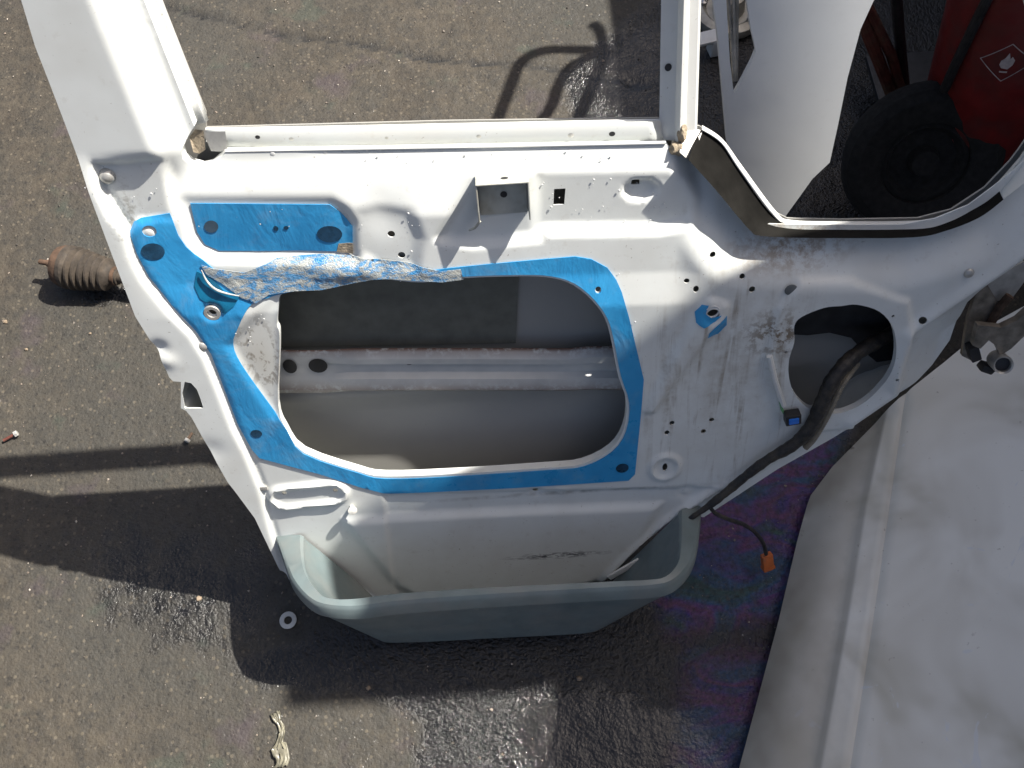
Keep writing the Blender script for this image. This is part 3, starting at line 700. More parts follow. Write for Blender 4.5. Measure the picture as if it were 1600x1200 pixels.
# --- belt line -------------------------------------------------------------
def strip(name, top, bot, wt, wb, mat, parent, n=24, thick=0.0015):
    T = densify(DL(top, wt), 0.02, False); v = []; f = []
    T = [np.array(p) for p in catmull(DL(top, wt), n//max(1, len(top)-1))]; B = [np.array(p) for p in catmull(DL(bot, wb), n//max(1, len(bot)-1))]
    m_ = min(len(T), len(B))
    for i in range(m_): v += [(T[i][0], -wt, T[i][1]), (B[i][0], -wb, B[i][1])]
    for i in range(m_-1): f.append((2*i, 2*i+1, 2*i+3, 2*i+2))
    o = mesh_obj(name, v, f, mat, parent); s = o.modifiers.new('t', 'SOLIDIFY'); s.thickness = thick; s.offset = -1
    return o
M_belt = paint('belt_grey_paint', (0.50, 0.52, 0.51), 1.3)
belt = strip('belt_strip', [(322, 203), (520, 201), (760, 196), (1032, 190)], [(330, 236), (520, 252), (760, 248), (1040, 242)], -0.042, -0.049, M_belt, door)
MB().tube([(p[0], 0.0335, p[1]) for p in DL([(352, 236), (520, 233), (760, 229), (1040, 223)], -0.0335)], 0.0022, 8).build('belt_lip', M_white2, door)
MB().tube([(p[0], 0.052, p[1]) for p in DL([(322, 203), (520, 200), (760, 195), (1032, 189)], -0.052)], 0.0028, 8).build('skin_hem', M_white2, door)
def dome(px, py, r_px, w, h, name, mat, parent=door, seg=16):
    c = D(px, py, w); r_ = abs(D(px+r_px, py, w)[0]-c[0])
    prof = [(0, r_)]+[(h*math.sin(a), r_*math.cos(a)) for a in [k*math.pi/2/5 for k in range(1, 5)]]+[(h, 0.0001)]
    return MB().lathe(prof, seg, axis_matrix((c[0], -w, c[1]), (0, -1, 0))).build(name, mat, parent)
for x, y in ((455, 215), (604, 213), (748, 211), (892, 210)): dome(x, y, 5.5, -0.0448, 0.0010, 'rivet', M_zinc)
for x, y, r_ in ((347, 215, 4), (403, 213, 4), (956, 208, 5), (335, 223, 4)): 
    c = D(x, y, -0.0455); rr = abs(D(x+r_, y, -0.0455)[0]-c[0]); pts = ellipse(c, rr, rr*0.8, 14)
    mesh_obj('belt_hole', [(p[0], 0.0432, p[1]) for p in pts], [tuple(range(14))], M_black, belt, False)
for x, y in ((426, 236+9), (508, 243), (1005, 232), (860, 236), (690, 240)): dome(x, y-4, 4, relw2(x, y-4, -0.032), 0.0005, 'rivet', M_white2)
# dirty end tab and sealing mastic at both ends
a = DL([(316, 203), (352, 203), (356, 236), (330, 236)], -0.043)
mesh_obj('end_tab', [(p[0], 0.0425, p[1]) for p in a], [(3, 2, 1, 0)], M_zinc, door, False)
def lump(name, px, py, w, rad, mat, seed, stretch=(1, 1, 1)):
    c = D(px, py, w); b = bmesh.new(); bmesh.ops.create_icosphere(b, subdivisions=3, radius=1)
    for v in b.verts:
        k = 1+0.35*mnoise.noise(v.co*1.7+Vector((seed, 0, 0)))+0.15*mnoise.noise(v.co*5+Vector((seed, 3, 0)))
        v.co = Vector((v.co.x*rad*stretch[0]*k+c[0], v.co.y*rad*stretch[1]*k-w, v.co.z*rad*stretch[2]*k+c[1]))
    return MB().bm(b).build(name, mat, door)
lump('mastic_lump', 1058, 232, -0.032, 0.009, M_beige, 2.0, (1.0, 1, 0.9))
lump('mastic_lump', 1066, 208, -0.036, 0.008, M_beige, 5.0, (0.7, 1, 1.5))
a = DL([(296, 214), (306, 200), (318, 204), (322, 232), (312, 240), (303, 236)], -0.040)
mesh_obj('end_clip', [(p[0], 0.040-0.003*(k % 2), p[1]) for k, p in enumerate(a)], [tuple(range(6))[::-1]], M_beige, door, False)

# --- window posts and rails ------------------------------------------------
def swept(name, prof_bot, prof_top, mat, n=10):
    """profiles: lists of (u, w) at two v heights: (v, [(u, w)...])"""
    (v0, p0), (v1, p1) = prof_bot, prof_top; v = []; f = []; k = len(p0)
    for i in range(n+1):
        t = i/n
        for a, b in zip(p0, p1): v.append((a[0]*(1-t)+b[0]*t, -(a[1]*(1-t)+b[1]*t), v0*(1-t)+v1*t))
    for i in range(n):
        for j in range(k): f.append((i*k+j, i*k+(j+1) % k, (i+1)*k+(j+1) % k, (i+1)*k+j))
    f.append(tuple(range(k-1, -1, -1))); f.append(tuple(n*k+j for j in range(k)))
    return mesh_obj(name, v, f, mat, door, True, 30)
def uat(px, py, w): return D(px, py, w)[0]
pb = [(uat(1031, 195, -.050), -.050), (uat(1046, 195, -.048), -.048), (uat(1055, 195, -.046), -.046), (uat(1060, 195, -.036), -.036), (uat(1064, 195, -.033), -.033), (uat(1069, 195, -.035), -.035), (uat(1073, 195, -.043), -.043),
      (uat(1087, 195, -.045), -.045), (uat(1090, 195, -.050), -.050), (uat(1090, 195, -.066), -.066), (uat(1031, 195, -.066), -.066)]
pt = [(uat(1033, 0, -.050), -.050), (uat(1050, 0, -.048), -.048), (uat(1060, 0, -.046), -.046), (uat(1065, 0, -.036), -.036), (uat(1069, 0, -.033), -.033), (uat(1074, 0, -.035), -.035), (uat(1078, 0, -.043), -.043),
      (uat(1092, 0, -.045), -.045), (uat(1095, 0, -.050), -.050), (uat(1095, 0, -.066), -.066), (uat(1033, 0, -.066), -.066)]
vb, vt = D(1060, 205, -.045)[1]-0.012, D(1060, 0, -.045)[1]
ptx = [(b[0]+(b[0]-a_[0])*(1.24-vt)/(vt-vb), b[1]) for a_, b in zip(pb, pt)]
swept('window_post', (vb, pb), (1.24, ptx), M_white2, 14)
c = D(1044, 105, -0.0475); pts = ellipse(c, 0.0040, 0.0045, 14)
mesh_obj('post_hole', [(p[0], 0.0470, p[1]) for p in pts], [tuple(range(14))], M_black, door, False)
# inner flange of the rear pillar, top rail, front pillar (above and beside the picture)
fl = MB(); a0 = np.array(pil_a); a1 = np.array(pil_in_top); v = []; f = []
for i in range(21):
    p = a0*(1-i/20)+a1*i/20
    for du, wq in ((-0.002, -0.031), (0.004, -0.033), (0.006, -0.046), (0.014, -0.048), (0.016, -0.056)): v.append((p[0]+du-0.006, -wq, p[1]-0.004*(i == 0)))
for i in range(20):
    for j in range(4): f.append((i*5+j, i*5+j+1, i*5+j+6, i*5+j+5))
o = mesh_obj('pillar_flange', v, f, M_white2, door, True, 20); s = o.modifiers.new('t', 'SOLIDIFY'); s.thickness = 0.0012; s.offset = -1
MB().box((-0.02, 0.048, 1.262), (0.90, 0.036, 0.055), bev=0.008).build('top_rail', M_white2, door)
MB().tube([(0.43, 0.045, 1.25), (0.52, 0.045, 1.08), (0.62, 0.045, 0.90), (0.685, 0.045, 0.76), (0.69, 0.045, 0.70), (0.675, 0.04, 0.64)], [0.026]*6, 12).build('front_pillar', M_white2, door)

# --- quarter light seal ----------------------------------------------------
qa = [(1062, 240), (1076, 250), (1100, 276), (1128, 308), (1150, 335), (1172, 360), (1185, 368), (1230, 371), (1300, 372), (1425, 371), (1477, 361), (1530, 340), (1568, 312)]
qb = [(1062, 201), (1096, 203), (1127, 224), (1143, 246), (1165, 280), (1195, 322), (1215, 341), (1250, 352), (1320, 354), (1442, 352), (1495, 338), (1540, 309), (1562, 292)]
def ruled(name, A, wa, B, wb, mat, n=6, rows=5, bulge=0.0, thick=0.0):
    P = catmull(DL(A, wa), n); Q = catmull(DL(B, wb), n); v = []; f = []
    for p, q in zip(P, Q):
        for k in range(rows):
            t = k/(rows-1); c_ = p*(1-t)+q*t; v.append((c_[0], -(wa*(1-t)+wb*t-bulge*math.sin(t*math.pi)), c_[1]))
    for i in range(len(P)-1):
        for k in range(rows-1):
            a_ = i*rows+k; f.append((a_+1, a_, a_+rows, a_+rows+1))
    o = mesh_obj(name, v, f, mat, door, True, 60)
    if thick: s = o.modifiers.new('t', 'SOLIDIFY'); s.thickness = thick; s.offset = 0
    return o
ruled('quarter_seal', qa[1:], -0.008, qb[1:], QW, M_rubber, bulge=0.006)
qc = [(x+(4 if y > 225 and x < 1215 else 1), y-7) for x, y in quarter_B]
ruled('quarter_rim', quarter_B, QW+0.002, qc, QW-0.004, M_white2, rows=4, bulge=-0.002, thick=0.001)
ruled('quarter_return', [(1568, 311), (1600, 286), (1662, 232)], -0.006, [(1562, 292), (1600, 241), (1640, 180)], QW, M_white2)
ruled('quarter_closure', quarter_B, QW-0.002, quarter_B, -0.074, M_black)
ruled('belt_closure', [(322, 221), (520, 219), (760, 214), (1032, 208)], -0.0485, [(322, 208), (520, 206), (760, 201), (1032, 195)], -0.078, M_belt)
ruled('quarter_corner', [(1062, 238), (1071, 246), (1080, 254)], -0.020, [(1066, 202), (1082, 201), (1098, 204)], QW, M_zinc)

# --- bracket ---------------------------------------------------------------
bk = empty('handle_bracket'); bk.parent = door
BW = -0.019
b0 = D(744, 291, BW+0.026); b1 = D(826, 291, BW+0.026); vtop = b0[1]; 
u0_, u1_ = b0[0], b1[0]; uc = (u0_+u1_)/2; hgt = 0.050
M_brk = simple('bracket_grey', (0.45, 0.46, 0.42), 0.5, var=0.12, scale=50, dirt=(0.30, 0.27, 0.21))
bo = empty('bracket_box'); bpy.data.objects.remove(bo)
bpy.data.objects.remove(bk)
mb = MB()
mb.box((uc, -(BW+0.013), vtop), (u1_-u0_, 0.026, 0.0018), bev=0.0005)
mb.box((u0_, -(BW+0.012), vtop-hgt/2+0.0005), (0.0018, 0.026, hgt), bev=0.0005)
mb.box((u1_, -(BW+0.012), vtop-hgt/2+0.0005), (0.0018, 0.026, hgt), bev=0.0005)
mb.box((uc, -(BW+0.002), vtop-hgt/2-0.002), (u1_-u0_-0.004, 0.0014, hgt-0.002))
brk = mb.build('handle_bracket', M_brk, door)
c = (uc+0.001, vtop-0.025)
mesh_obj('bracket_hole', [(p[0], -(BW+0.0034), p[1]) for p in ellipse(c, 0.0042, 0.0042, 14)], [tuple(range(14))], M_black, brk, False)
mesh_obj('bracket_hole', [(p[0], -p[1], vtop+0.0013) for p in ellipse((uc+0.003, BW+0.013), 0.0045, 0.003, 14)], [tuple(range(13, -1, -1))], M_black, brk, False)
MB().tube([(u0_+0.001, -(BW+0.022), vtop-hgt+0.002), (u0_-0.006, -(BW+0.020), vtop-hgt-0.008), (u0_-0.013, -(BW+0.010), vtop-hgt-0.016)], 0.0016, 6).build('bent_tab', M_brk, brk)

# --- fasteners -------------------------------------------------------------
def relw(px, py): 
    c = D(px, py); return float(relief(np.array([c[0]]), np.array([c[1]]))[0])
dome(168, 274, 14, relw(168, 274)-0.001, 0.009, 'button', M_zinc)
g = dome(316, 541, 9, relw(316, 541), 0.004, 'clip', M_zinc)
def ring(name, px, py, ro, ri, w, mat, h=0.002):
    c = D(px, py, w); k = abs(D(px+1, py, w)[0]-c[0])
    return MB().lathe([(0, ro*k), (h, ro*k*0.92), (h, ri*k*1.1), (-0.001, ri*k)], 24, axis_matrix((c[0], -w, c[1]), (0, -1, 0))).build(name, mat, door)
ring('grommet', 332, 488, 14, 7, relw(332, 488)+0.001, M_zinc, 0.003)
ring('grommet', 1113, 487, 12, 9, relw(1113, 487)-0.001, M_white2, 0.001)
dome(1236, 453, 10, relw(1236, 453), 0.0012, 'plug', M_plug)
dome(1514, 427, 8, relw(1514, 427)+0.0005, 0.004, 'bolt_head', M_zinc)
dome(232, 364, 9, relw(232, 364)-0.0005, 0.002, 'white_plug', M_white2)
def clip(px, py):
    w_ = relw(px, py); c = D(px, py, w_); mb = MB()
    mb.lathe([(0, 0.003), (0.010, 0.003), (0.011, 0.007), (0.013, 0.007), (0.014, 0.004), (0.0145, 0.0001)], 14, axis_matrix((c[0]-0.004, -w_, c[1]-0.003), (0.25, -1, 0.25)))
    mb.build('trim_clip', simple('white_nylon', (0.7, 0.69, 0.64), 0.45, var=0.1), door)
clip(553, 789)
mb = MB(); c = D(412, 762); w_ = relw(412, 762)
mb.box((c[0], -w_-0.002, c[1]), (0.012, 0.005, 0.008), bev=0.001); mb.build('broken_clip', M_zinc, door)
# thin brace beside the speaker
P = [(D(x, y, 0.008)[0], -0.008, D(x, y, 0.008)[1]) for x, y in ((1202, 556), (1210, 592), (1224, 634))]
MB().tube(P, 0.0042, 8).build('speaker_brace', M_white2, door)

# --- hinge -----------------------------------------------------------------
def dp(px, py, w): c = D(px, py, w); return (c[0], -w, c[1])
hn = MB()
def slab(mb, A, w0, w1):
    n = len(A); P = [dp(x, y, w1) for x, y in A]; Q = [(p[0], -w0, p[2]) for p in P]
    mb.add(P+Q, [tuple(range(n))]+[tuple(n+i for i in range(n-1, -1, -1))]+[(i, n+i, n+(i+1) % n, (i+1) % n) for i in range(n)])
slab(hn, [(1503, 556), (1523, 566), (1540, 505), (1558, 470), (1540, 440), (1524, 462), (1512, 500)][::-1], -0.055, -0.048)
hinge = hn.build('hinge', M_brown, door, True, 30)
h2 = MB(); slab(h2, [(1520, 540), (1528, 508), (1565, 512), (1590, 500), (1625, 468), (1640, 478), (1606, 520), (1580, 545), (1563, 556), (1556, 540), (1545, 532), (1532, 545)][::-1], -0.030, -0.020)
h2.build('hinge_arm', M_brown, hinge, True, 30)
h3 = MB(); A = dp(1572, 528, -0.030); B = dp(1556, 574, -0.012)
dA = Vector(dp(1575, 555, -0.03)); ax = Vector((-0.25, -0.85, 0.40)).normalized()
h3.lathe([(-0.022, 0.0128), (-0.022, 0.0105), (0.016, 0.0105), (0.018, 0.0128), (0.014, 0.0135), (-0.020, 0.0135), (-0.022, 0.0128)], 20, axis_matrix(dp(1563, 566, -0.02), ax))
h3.build('hinge_knuckle', M_zinc, hinge)
MB().lathe([(-0.020, 0.0001), (-0.020, 0.0104), (0.008, 0.0104), (0.008, 0.0001)], 16, axis_matrix(dp(1563, 566, -0.02), ax)).build('knuckle_bore', M_black, hinge)
h4 = MB(); slab(h4, [(1532, 455), (1560, 432), (1600, 408), (1612, 425), (1580, 468), (1556, 470), (1548, 462)][::-1], -0.060, -0.052)
h4.build('hinge_plate', M_zinc, hinge, True, 30)
h5 = MB(); h5.tube([dp(1545, 510, -0.045), dp(1562, 480, -0.040), dp(1578, 462, -0.04)], 0.006, 8); h5.build('hinge_pin', M_rusty, hinge)
h6 = MB(); h6.box(dp(1520, 548, -0.042), (0.014, 0.02, 0.028), Matrix.Rotation(R(-25), 3, 'Y'), 0.002); h6.build('hinge_stop', M_black, hinge)
h6 = MB(); h6.box(dp(1541, 574, -0.040), (0.022, 0.016, 0.012), Matrix.Rotation(R(25), 3, 'Y'), 0.003); h6.build('hinge_stop', M_black, hinge)

# --- door pocket -----------------------------------------------------------
VR = D(431, 836)[1]
inn = [(474, 836), (474, 868), (481, 899), (503, 928), (524, 935), (557, 934), (625, 926), (760, 917), (946, 908), (1012, 905), (1039, 900), (1057, 880), (1061, 853), (1061, 797)]
out = [(431, 836), (443, 872), (456, 906), (480, 934), (508, 947), (557, 950), (625, 942), (760, 932), (946, 921), (1016, 917), (1050, 909), (1076, 884), (1089, 848), (1095, 788)]
I_ = [np.array(p) for p in catmull([Dv(x, y, VR) for x, y in inn], 6)]
O_ = [np.array(p) for p in catmull([Dv(x, y, VR-0.006) for x, y in out], 6)]
bot = [(590, 950), (590, 965), (592, 985), (596, 1000), (604, 1006), (640, 1006), (690, 1004), (760, 1000), (880, 994), (925, 990), (945, 980), (955, 965), (957, 950), (957, 935)]
Bt = []
for k, (x, y) in enumerate(bot):
    u_, w_ = Dv(x, y, 0.0); Bt.append((u_, max(w_, 0.012)))
Bt[0] = (Bt[2][0]+0.0, 0.012); Bt[1] = (Bt[2][0], 0.04); Bt[-1] = (Bt[-3][0], 0.012); Bt[-2] = (Bt[-3][0], 0.04)
B_ = [np.array(p) for p in catmull(Bt, 6)]
rings = []
N = len(I_)
def off(path, d):
    res = []
    for i, p in enumerate(path):
        t = path[min(i+1, N-1)]-path[max(i-1, 0)]; t = t/np.linalg.norm(t); nrm = np.array([-t[1], t[0]])   # points outwards for this direction
        res.append(p+d*nrm)
    return res
sgn = 1.0 if (off(I_, 0.01)[N//2][1] > I_[N//2][1]) else -1.0
O2 = off(O_, 0.002*sgn)
L2 = off(O_, -0.002*sgn)
def lerp(A, B, t): return [a*(1-t)+b*t for a, b in zip(A, B)]
Bin = off(B_, -0.004*sgn)
layers = [(lerp(off(I_, -0.002*sgn), Bin, 0.97), 0.006), (lerp(off(I_, -0.002*sgn), Bin, 0.6), VR*0.42), (off(I_, -0.002*sgn), VR-0.012), (I_, VR-0.003), (lerp(I_, O_, 0.12), VR), (lerp(I_, O_, 0.85), VR-0.003), (O_, VR-0.006), (O2, VR-0.010), (O2, VR-0.030),
          (L2, VR-0.033), (lerp(L2, B_, 0.08), VR-0.045), (lerp(L2, B_, 0.5), VR*0.42), (lerp(L2, B_, 0.9), 0.018), (B_, 0.004), (lerp(B_, Bin, 1.5), 0.0)]
v = []; f = []
for path, vv in layers: v += [(p[0], -p[1], vv) for p in path]
for j in range(len(layers)-1):
    for i in range(N-1): f.append((j*N+i, (j+1)*N+i, (j+1)*N+i+1, j*N+i+1))
f.append(tuple((len(layers)-1)*N+i for i in range(N))); f.append(tuple(i for i in range(N-1, -1, -1)))
pocket = mesh_obj('door_pocket', v, f, M_pocket, door, True, 28)
# back wall of the pocket
bwp = [(I_[0][0], VR-0.003), (I_[-1][0], VR-0.003), (B_[-1][0], 0.004), (B_[0][0], 0.004)]
bw = mesh_obj('pocket_back', [(p[0], 0.012, p[1]) for p in bwp[::-1]], [(3, 2, 1, 0)], simple('pocket_back_grey', (0.12, 0.13, 0.13), 0.6), door, False)
# folded cream hem under the rear corner of the pocket
hp = [Dv(x, y, 0.03) for x, y in ((452, 905), (470, 938), (496, 958), (530, 971), (565, 976))]
MB().tube([(p[0], -p[1]+0.012, 0.03+0.012) for p in catmull(hp, 4)], 0.007, 8).build('rear_hem', M_white2, door)
# loose white trim strip in the pocket
A = dp(951, 903, 0.02); B = dp(1000, 875, 0.02)
mb = MB(); d_ = Vector(B)-Vector(A); ang = math.atan2(d_.z, d_.x)
mb.box((Vector(A)+Vector(B))/2, (d_.length, 0.004, 0.011), Matrix.Rotation(-ang, 3, 'Y'), 0.0015); mb.build('trim_strip', M_white2, door)

# --- water drops on the paint ---------------------------------------------
def drops():
    rng = np.random.default_rng(11); v = []; f = []
    areas = [((560, 1040), (232, 250), 36), ((840, 1085), (275, 360), 30), ((300, 545), (320, 392), 22), ((560, 720), (320, 400), 8), ((600, 720), (425, 440), 14), ((860, 1000), (420, 520), 14), ((320, 420), (470, 540), 12), ((120, 260), (255, 340), 8)]
    for (x0, x1), (y0, y1), n in areas:
        for k in range(n):
            px = rng.uniform(x0, x1); py = rng.uniform(y0, y1); c = D(px, py, -0.01)
            wq = float(relief(np.array([c[0]]), np.array([c[1]]))[0]); c = D(px, py, wq)
            wq = float(relief(np.array([c[0]]), np.array([c[1]]))[0])+lift*0.7
            if inside(opening, np.array([c[0]]), np.array([c[1]]))[0] or inside(rect_poly, np.array([c[0]]), np.array([c[1]]))[0] and rng.random() < 0.3: continue
            r_ = 0.0005+0.0010*rng.random()**2
            n0 = len(v)
            for j, (h, q) in enumerate(((0, 1), (0.25, 0.85), (0.42, 0.5))):
                for i in range(8):
                    a_ = math.pi*i/4; v.append((c[0]+r_*q*math.cos(a_), -(wq+h*r_), c[1]+r_*q*math.sin(a_)*1.15-0.2*r_*h))
            v.append((c[0], -(wq+0.46*r_), c[1]))
            for j in range(2):
                for i in range(8): f.append((n0+j*8+i, n0+j*8+(i+1) % 8, n0+(j+1)*8+(i+1) % 8, n0+(j+1)*8+i))
            for i in range(8): f.append((n0+16+i, n0+16+(i+1) % 8, n0+24))
    b = NB('water_drop'); o = mesh_obj('water_drops', v, f, b.set(col=(0.72, 0.73, 0.72), rough=0.06, spec=0.5), door)
    tag(o, kind='stuff')
drops()

# ------------------------------------------------------------------ wiring
loom = empty('wiring_loom', tuple(G(1200, 880)))
tag(loom, 'black taped wiring loom hanging out of the speaker hole with orange plug', 'wiring')
def wp(px, py, w):
    c = D(px, py, w); p = DO + c[0]*DU + c[1]*DV + w*DW; return Vector(p)
def lp(p): return tuple(Vector(p)-Vector(loom.location))
main = [wp(*q) for q in ((1412, 512, -.045), (1380, 528, -.035), (1345, 548, -.015), (1315, 575, .004), (1295, 605, .012), (1280, 640, .016), (1262, 674, .018), (1235, 698, .018), (1200, 718, .018), (1165, 744, .018), (1136, 768, .018), (1112, 787, .02), (1085, 806, .022), (1055, 826, .022), (1032, 850, .02), (1008, 872, .016), (985, 892, .01))]
mm = [Vector(p) for p in catmull([p[:] for p in main], 6)]
rr = list(np.interp(np.linspace(0, 1, len(mm)), [0, .3, .42, .50, .68, .74, 1.0], [.0105, .0105, .0095, .0075, .0062, .0040, .0032]))
rr = [r_*(1+0.06*math.sin(i*2.3)+0.05*math.sin(i*0.9)) for i, r_ in enumerate(rr)]
MB().tube([lp(p) for p in mm], rr, 12).build('cable', M_cable, loom)
con = [wp(*q) for q in ((1340, 568, -.02), (1318, 598, .004), (1302, 630, .012), (1290, 655, .014), (1272, 685, .016), (1258, 700, .016))]
cc = [Vector(p) for p in catmull([p[:] for p in con], 24)]
MB().tube([lp(p) for p in cc], [0.0042*(1+0.14*(i % 2)) for i in range(len(cc))], 8).build('conduit', M_conduit, loom)
br = [wp(1108, 790, .02), wp(1118, 802, .024), wp(1140, 812, .03), Vector(G(1163, 820, .15)), Vector(G(1182, 834, .12)), Vector(G(1193, 850, .09)), Vector(G(1197, 866, .065))]
MB().tube([lp(p) for p in catmull([p[:] for p in br], 6)], 0.0033, 8).build('branch_cable', M_cable, loom)
pc = Vector(G(1199, 878, .045)); vd = (Vector(G(1201, 896, .03))-Vector(G(1197, 862, .07))).normalized()
mb = MB(); rot = vd.to_track_quat('Z', 'X').to_matrix()
mb.box(lp(pc), (0.011, 0.019, 0.034), rot, 0.002); mb.box(Vector(lp(pc))+vd*0.012, (0.013, 0.021, 0.006), rot, 0.001)
mb.build('plug', M_orange, loom)
pb_ = wp(1238, 652, .018); mb = MB(); rot = (Matrix.Rotation(-R(LEAN), 3, 'X') @ Matrix.Rotation(R(-8), 3, 'Y'))
mb.box(lp(pb_), (0.022, 0.016, 0.018), rot, 0.002); mb.build('connector', M_black, loom)
mb = MB(); mb.box(Vector(lp(pb_))+Vector(list(DW))*0.0085, (0.014, 0.003, 0.010), rot, 0.001); mb.build('connector_face', M_bluecon, loom)
MB().tube([lp(wp(1228, 650, .012)), lp(wp(1222, 640, .010)), lp(wp(1218, 622, .008))], 0.002, 6).build('connector_tail', simple('green_wire', (0.12, 0.30, 0.14), 0.5), loom)

# ------------------------------------------------------------------ large dusty panel, right front
def big_panel():
    P0 = G(1266, 766, 0.050); A = G(1155, 1200, 0.050)-P0; A /= np.linalg.norm(A)
    B0 = np.array([-A[1], A[0], 0.0]); B0 = B0 if B0[0] > 0 else -B0
    Bv = B0*math.cos(R(13))+np.array([0, 0, math.sin(R(13))])           # across, rising to the right
    Vv = -A; Ww = np.cross(Bv, Vv); Ww = Ww if Ww[2] > 0 else -Ww
    e = empty('body_panel', tuple(P0))
    M3 = Matrix((Bv.tolist(), (-Ww).tolist(), Vv.tolist())).transposed(); e.rotation_euler = M3.to_euler()
    tag(e, 'large dusty white body panel with a long crease lying right of the door', 'panel')
    def pp(px, py):
        d = ray(px, py); t = ((P0-CP)@Ww)/(d@Ww); p = CP+d*t-P0; return (float(p@Bv), float(p@Vv))
    outl = [pp(x, y) for x, y in ((1409, 622), (1372, 648), (1302, 719), (1268, 764), (1262, 780), (1246, 838), (1217, 962), (1181, 1097), (1152, 1205), (1112, 1350), (1830, 1350), (1830, 400), (1640, 468), (1540, 520), (1470, 576))]
    c1 = [pp(x, y) for x, y in ((1392, 600), (1372, 690), (1350, 790), (1320, 973), (1279, 1200), (1250, 1360))]
    c2 = [pp(x, y) for x, y in ((1420, 580), (1404, 690), (1388, 800), (1357, 1015), (1328, 1200), (1302, 1360))]
    smooth_open = lambda P: P
    left = outl[1:10]
    def rl(u, v):
        f1 = np.interp(v, [p[1] for p in c1][::-1], [p[0] for p in c1][::-1]); f2 = np.interp(v, [p[1] for p in c2][::-1], [p[0] for p in c2][::-1])
        dl = seg_dist(left, u, v, False)
        w = 0.010*sstep(f1-0.010, f1+0.006, u)+0.003*sstep(f2-0.022, f2-0.010, u)-0.006*np.exp(-((u-f2)/0.005)**2)
        w = w-0.030*np.clip(1-dl/0.070, 0, 1)**2
        return w+0.020*np.sin(np.clip((u-f2)/0.55, 0, 1)*math.pi)*(u > f2)
    lns = [[(p[0]+k, p[1]) for p in smooth_open(c1)] for k in (-0.010, -0.004, 0.001, 0.006)]+[[(p[0]+k, p[1]) for p in smooth_open(c2)] for k in (-0.016, -0.008, -0.004, 0.0, 0.004, 0.009, 0.016)]
    o = sheet('skin', outl, [], 0.009, rl, M_panel, e, 0.016, None, lines=lns, angle=50)
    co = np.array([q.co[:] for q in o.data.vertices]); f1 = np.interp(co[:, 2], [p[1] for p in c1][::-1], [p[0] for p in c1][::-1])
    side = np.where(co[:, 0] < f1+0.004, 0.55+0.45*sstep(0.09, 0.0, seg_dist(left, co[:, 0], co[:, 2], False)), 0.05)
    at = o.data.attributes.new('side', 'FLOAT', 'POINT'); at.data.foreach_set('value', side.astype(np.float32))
    return o
bigp = big_panel()
# wooden batten that carries the outer side of the panel
mb = MB()
for (x, y) in ((1740, 900),): 
    p = G(x, y, 0.1); mb.box((p[0], p[1], 0.085), (0.07, 0.5, 0.17), None, 0.004)
bt = mb.build('support_block', simple('wood_block', (0.22, 0.16, 0.10), 0.8, var=0.3, scale=30), None)
tag(bt, 'wooden block under the outer side of the dusty white panel', 'block')

# ------------------------------------------------------------------ white panel behind the quarter light
def back_panel():
    ln = R(21); _d = ray(1214, 336); _p = CP+_d*(0.85/_d[1]); T0 = np.array([_p[0], _p[1]-_p[2]*math.tan(ln), 0.0]); Vv = np.array([0, math.sin(ln), math.cos(ln)]); Ww = np.array([0, -math.cos(ln), math.sin(ln)])
    def pp(px, py):
        d = ray(px, py); t = ((T0-CP)@Ww)/(d@Ww); p = CP+d*t-T0; return (p[0], p@Vv)
    outl = [pp(x, y) for x, y in ((1212, 342), (1264, 269), (1291, 244), (1304, 184), (1318, 113), (1338, 37), (1355, 0), (1410, -110), (1440, -200), (1120, -200), (1112, -60), (1114, 0), (1121, 57), (1128, 142), (1134, 215), (1142, 262), (1150, 320))]
    outl += [(pp(1150, 320)[0]+0.005, 0.0), (pp(1204, 345)[0], 0.0)]; outl = outl[::-1]
    slot = [pp(x, y) for x, y in ((1128, -90), (1158, -90), (1165, 0), (1170, 37), (1178, 74), (1173, 88), (1160, 115), (1145, 144), (1139, 93), (1134, 0))]
    e = empty('rear_body_panel', tuple(T0), (-ln, 0, 0))
    tag(e, 'pointed white body panel with a narrow slot standing behind the quarter light', 'panel')
    rl = lambda u, v: 0.02*np.sin(np.clip((u+0.15)/0.35, 0, 1)*math.pi)
    sheet('skin', outl, [slot], 0.012, rl, paint('white_paint_back', (0.84, 0.86, 0.86), 0.25), e, 0.012, [0.010])
    for dx in (0.0, 0.009, 0.016):
        a_ = pp(1137, -60); b_ = pp(1150, 132)
        MB().tube([(a_[0]+dx, 0.012, a_[1]), (b_[0]+dx*0.2, 0.012, b_[1])], 0.0028, 8).build('trim_rail', M_steel if dx != 0.009 else M_zinc, e)
back_panel()

# ------------------------------------------------------------------ gas bottle on a trolley
tr = empty('bottle_trolley', tuple(G(1440, 335))); 
tag(tr, 'black wheeled gas bottle trolley with brown red tubes in deep shade', 'trolley')
tl = Vector(tr.location)
wc = Vector(G(1440, 248, 0.135)); wax = Vector((-0.12, -0.86, 0.50)).normalized()
M_ = axis_matrix(wc-tl, wax)
MB().lathe([(-0.028, 0.080), (-0.036, 0.095), (-0.036, 0.125), (-0.024, 0.142), (0.0, 0.148), (0.024, 0.142), (0.036, 0.125), (0.036, 0.095), (0.028, 0.080), (-0.028, 0.080)], 40, M_).build('tyre', M_tyre, tr)
MB().lathe([(-0.020, 0.079), (0.020, 0.079), (0.022, 0.070), (0.006, 0.060), (0.006, 0.030), (0.026, 0.024), (0.026, 0.0001)], 32, M_).build('rim', M_tyre, tr)
def tp(px, py, z): return Vector(G(px, py, z))-tl
MB().tube([tp(1398, 160, .10), tp(1375, 100, .20), tp(1345, 25, .34), tp(1300, -90, .56), tp(1290, -160, .72)], 0.012, 10).build('frame_tube', M_redtube, tr)
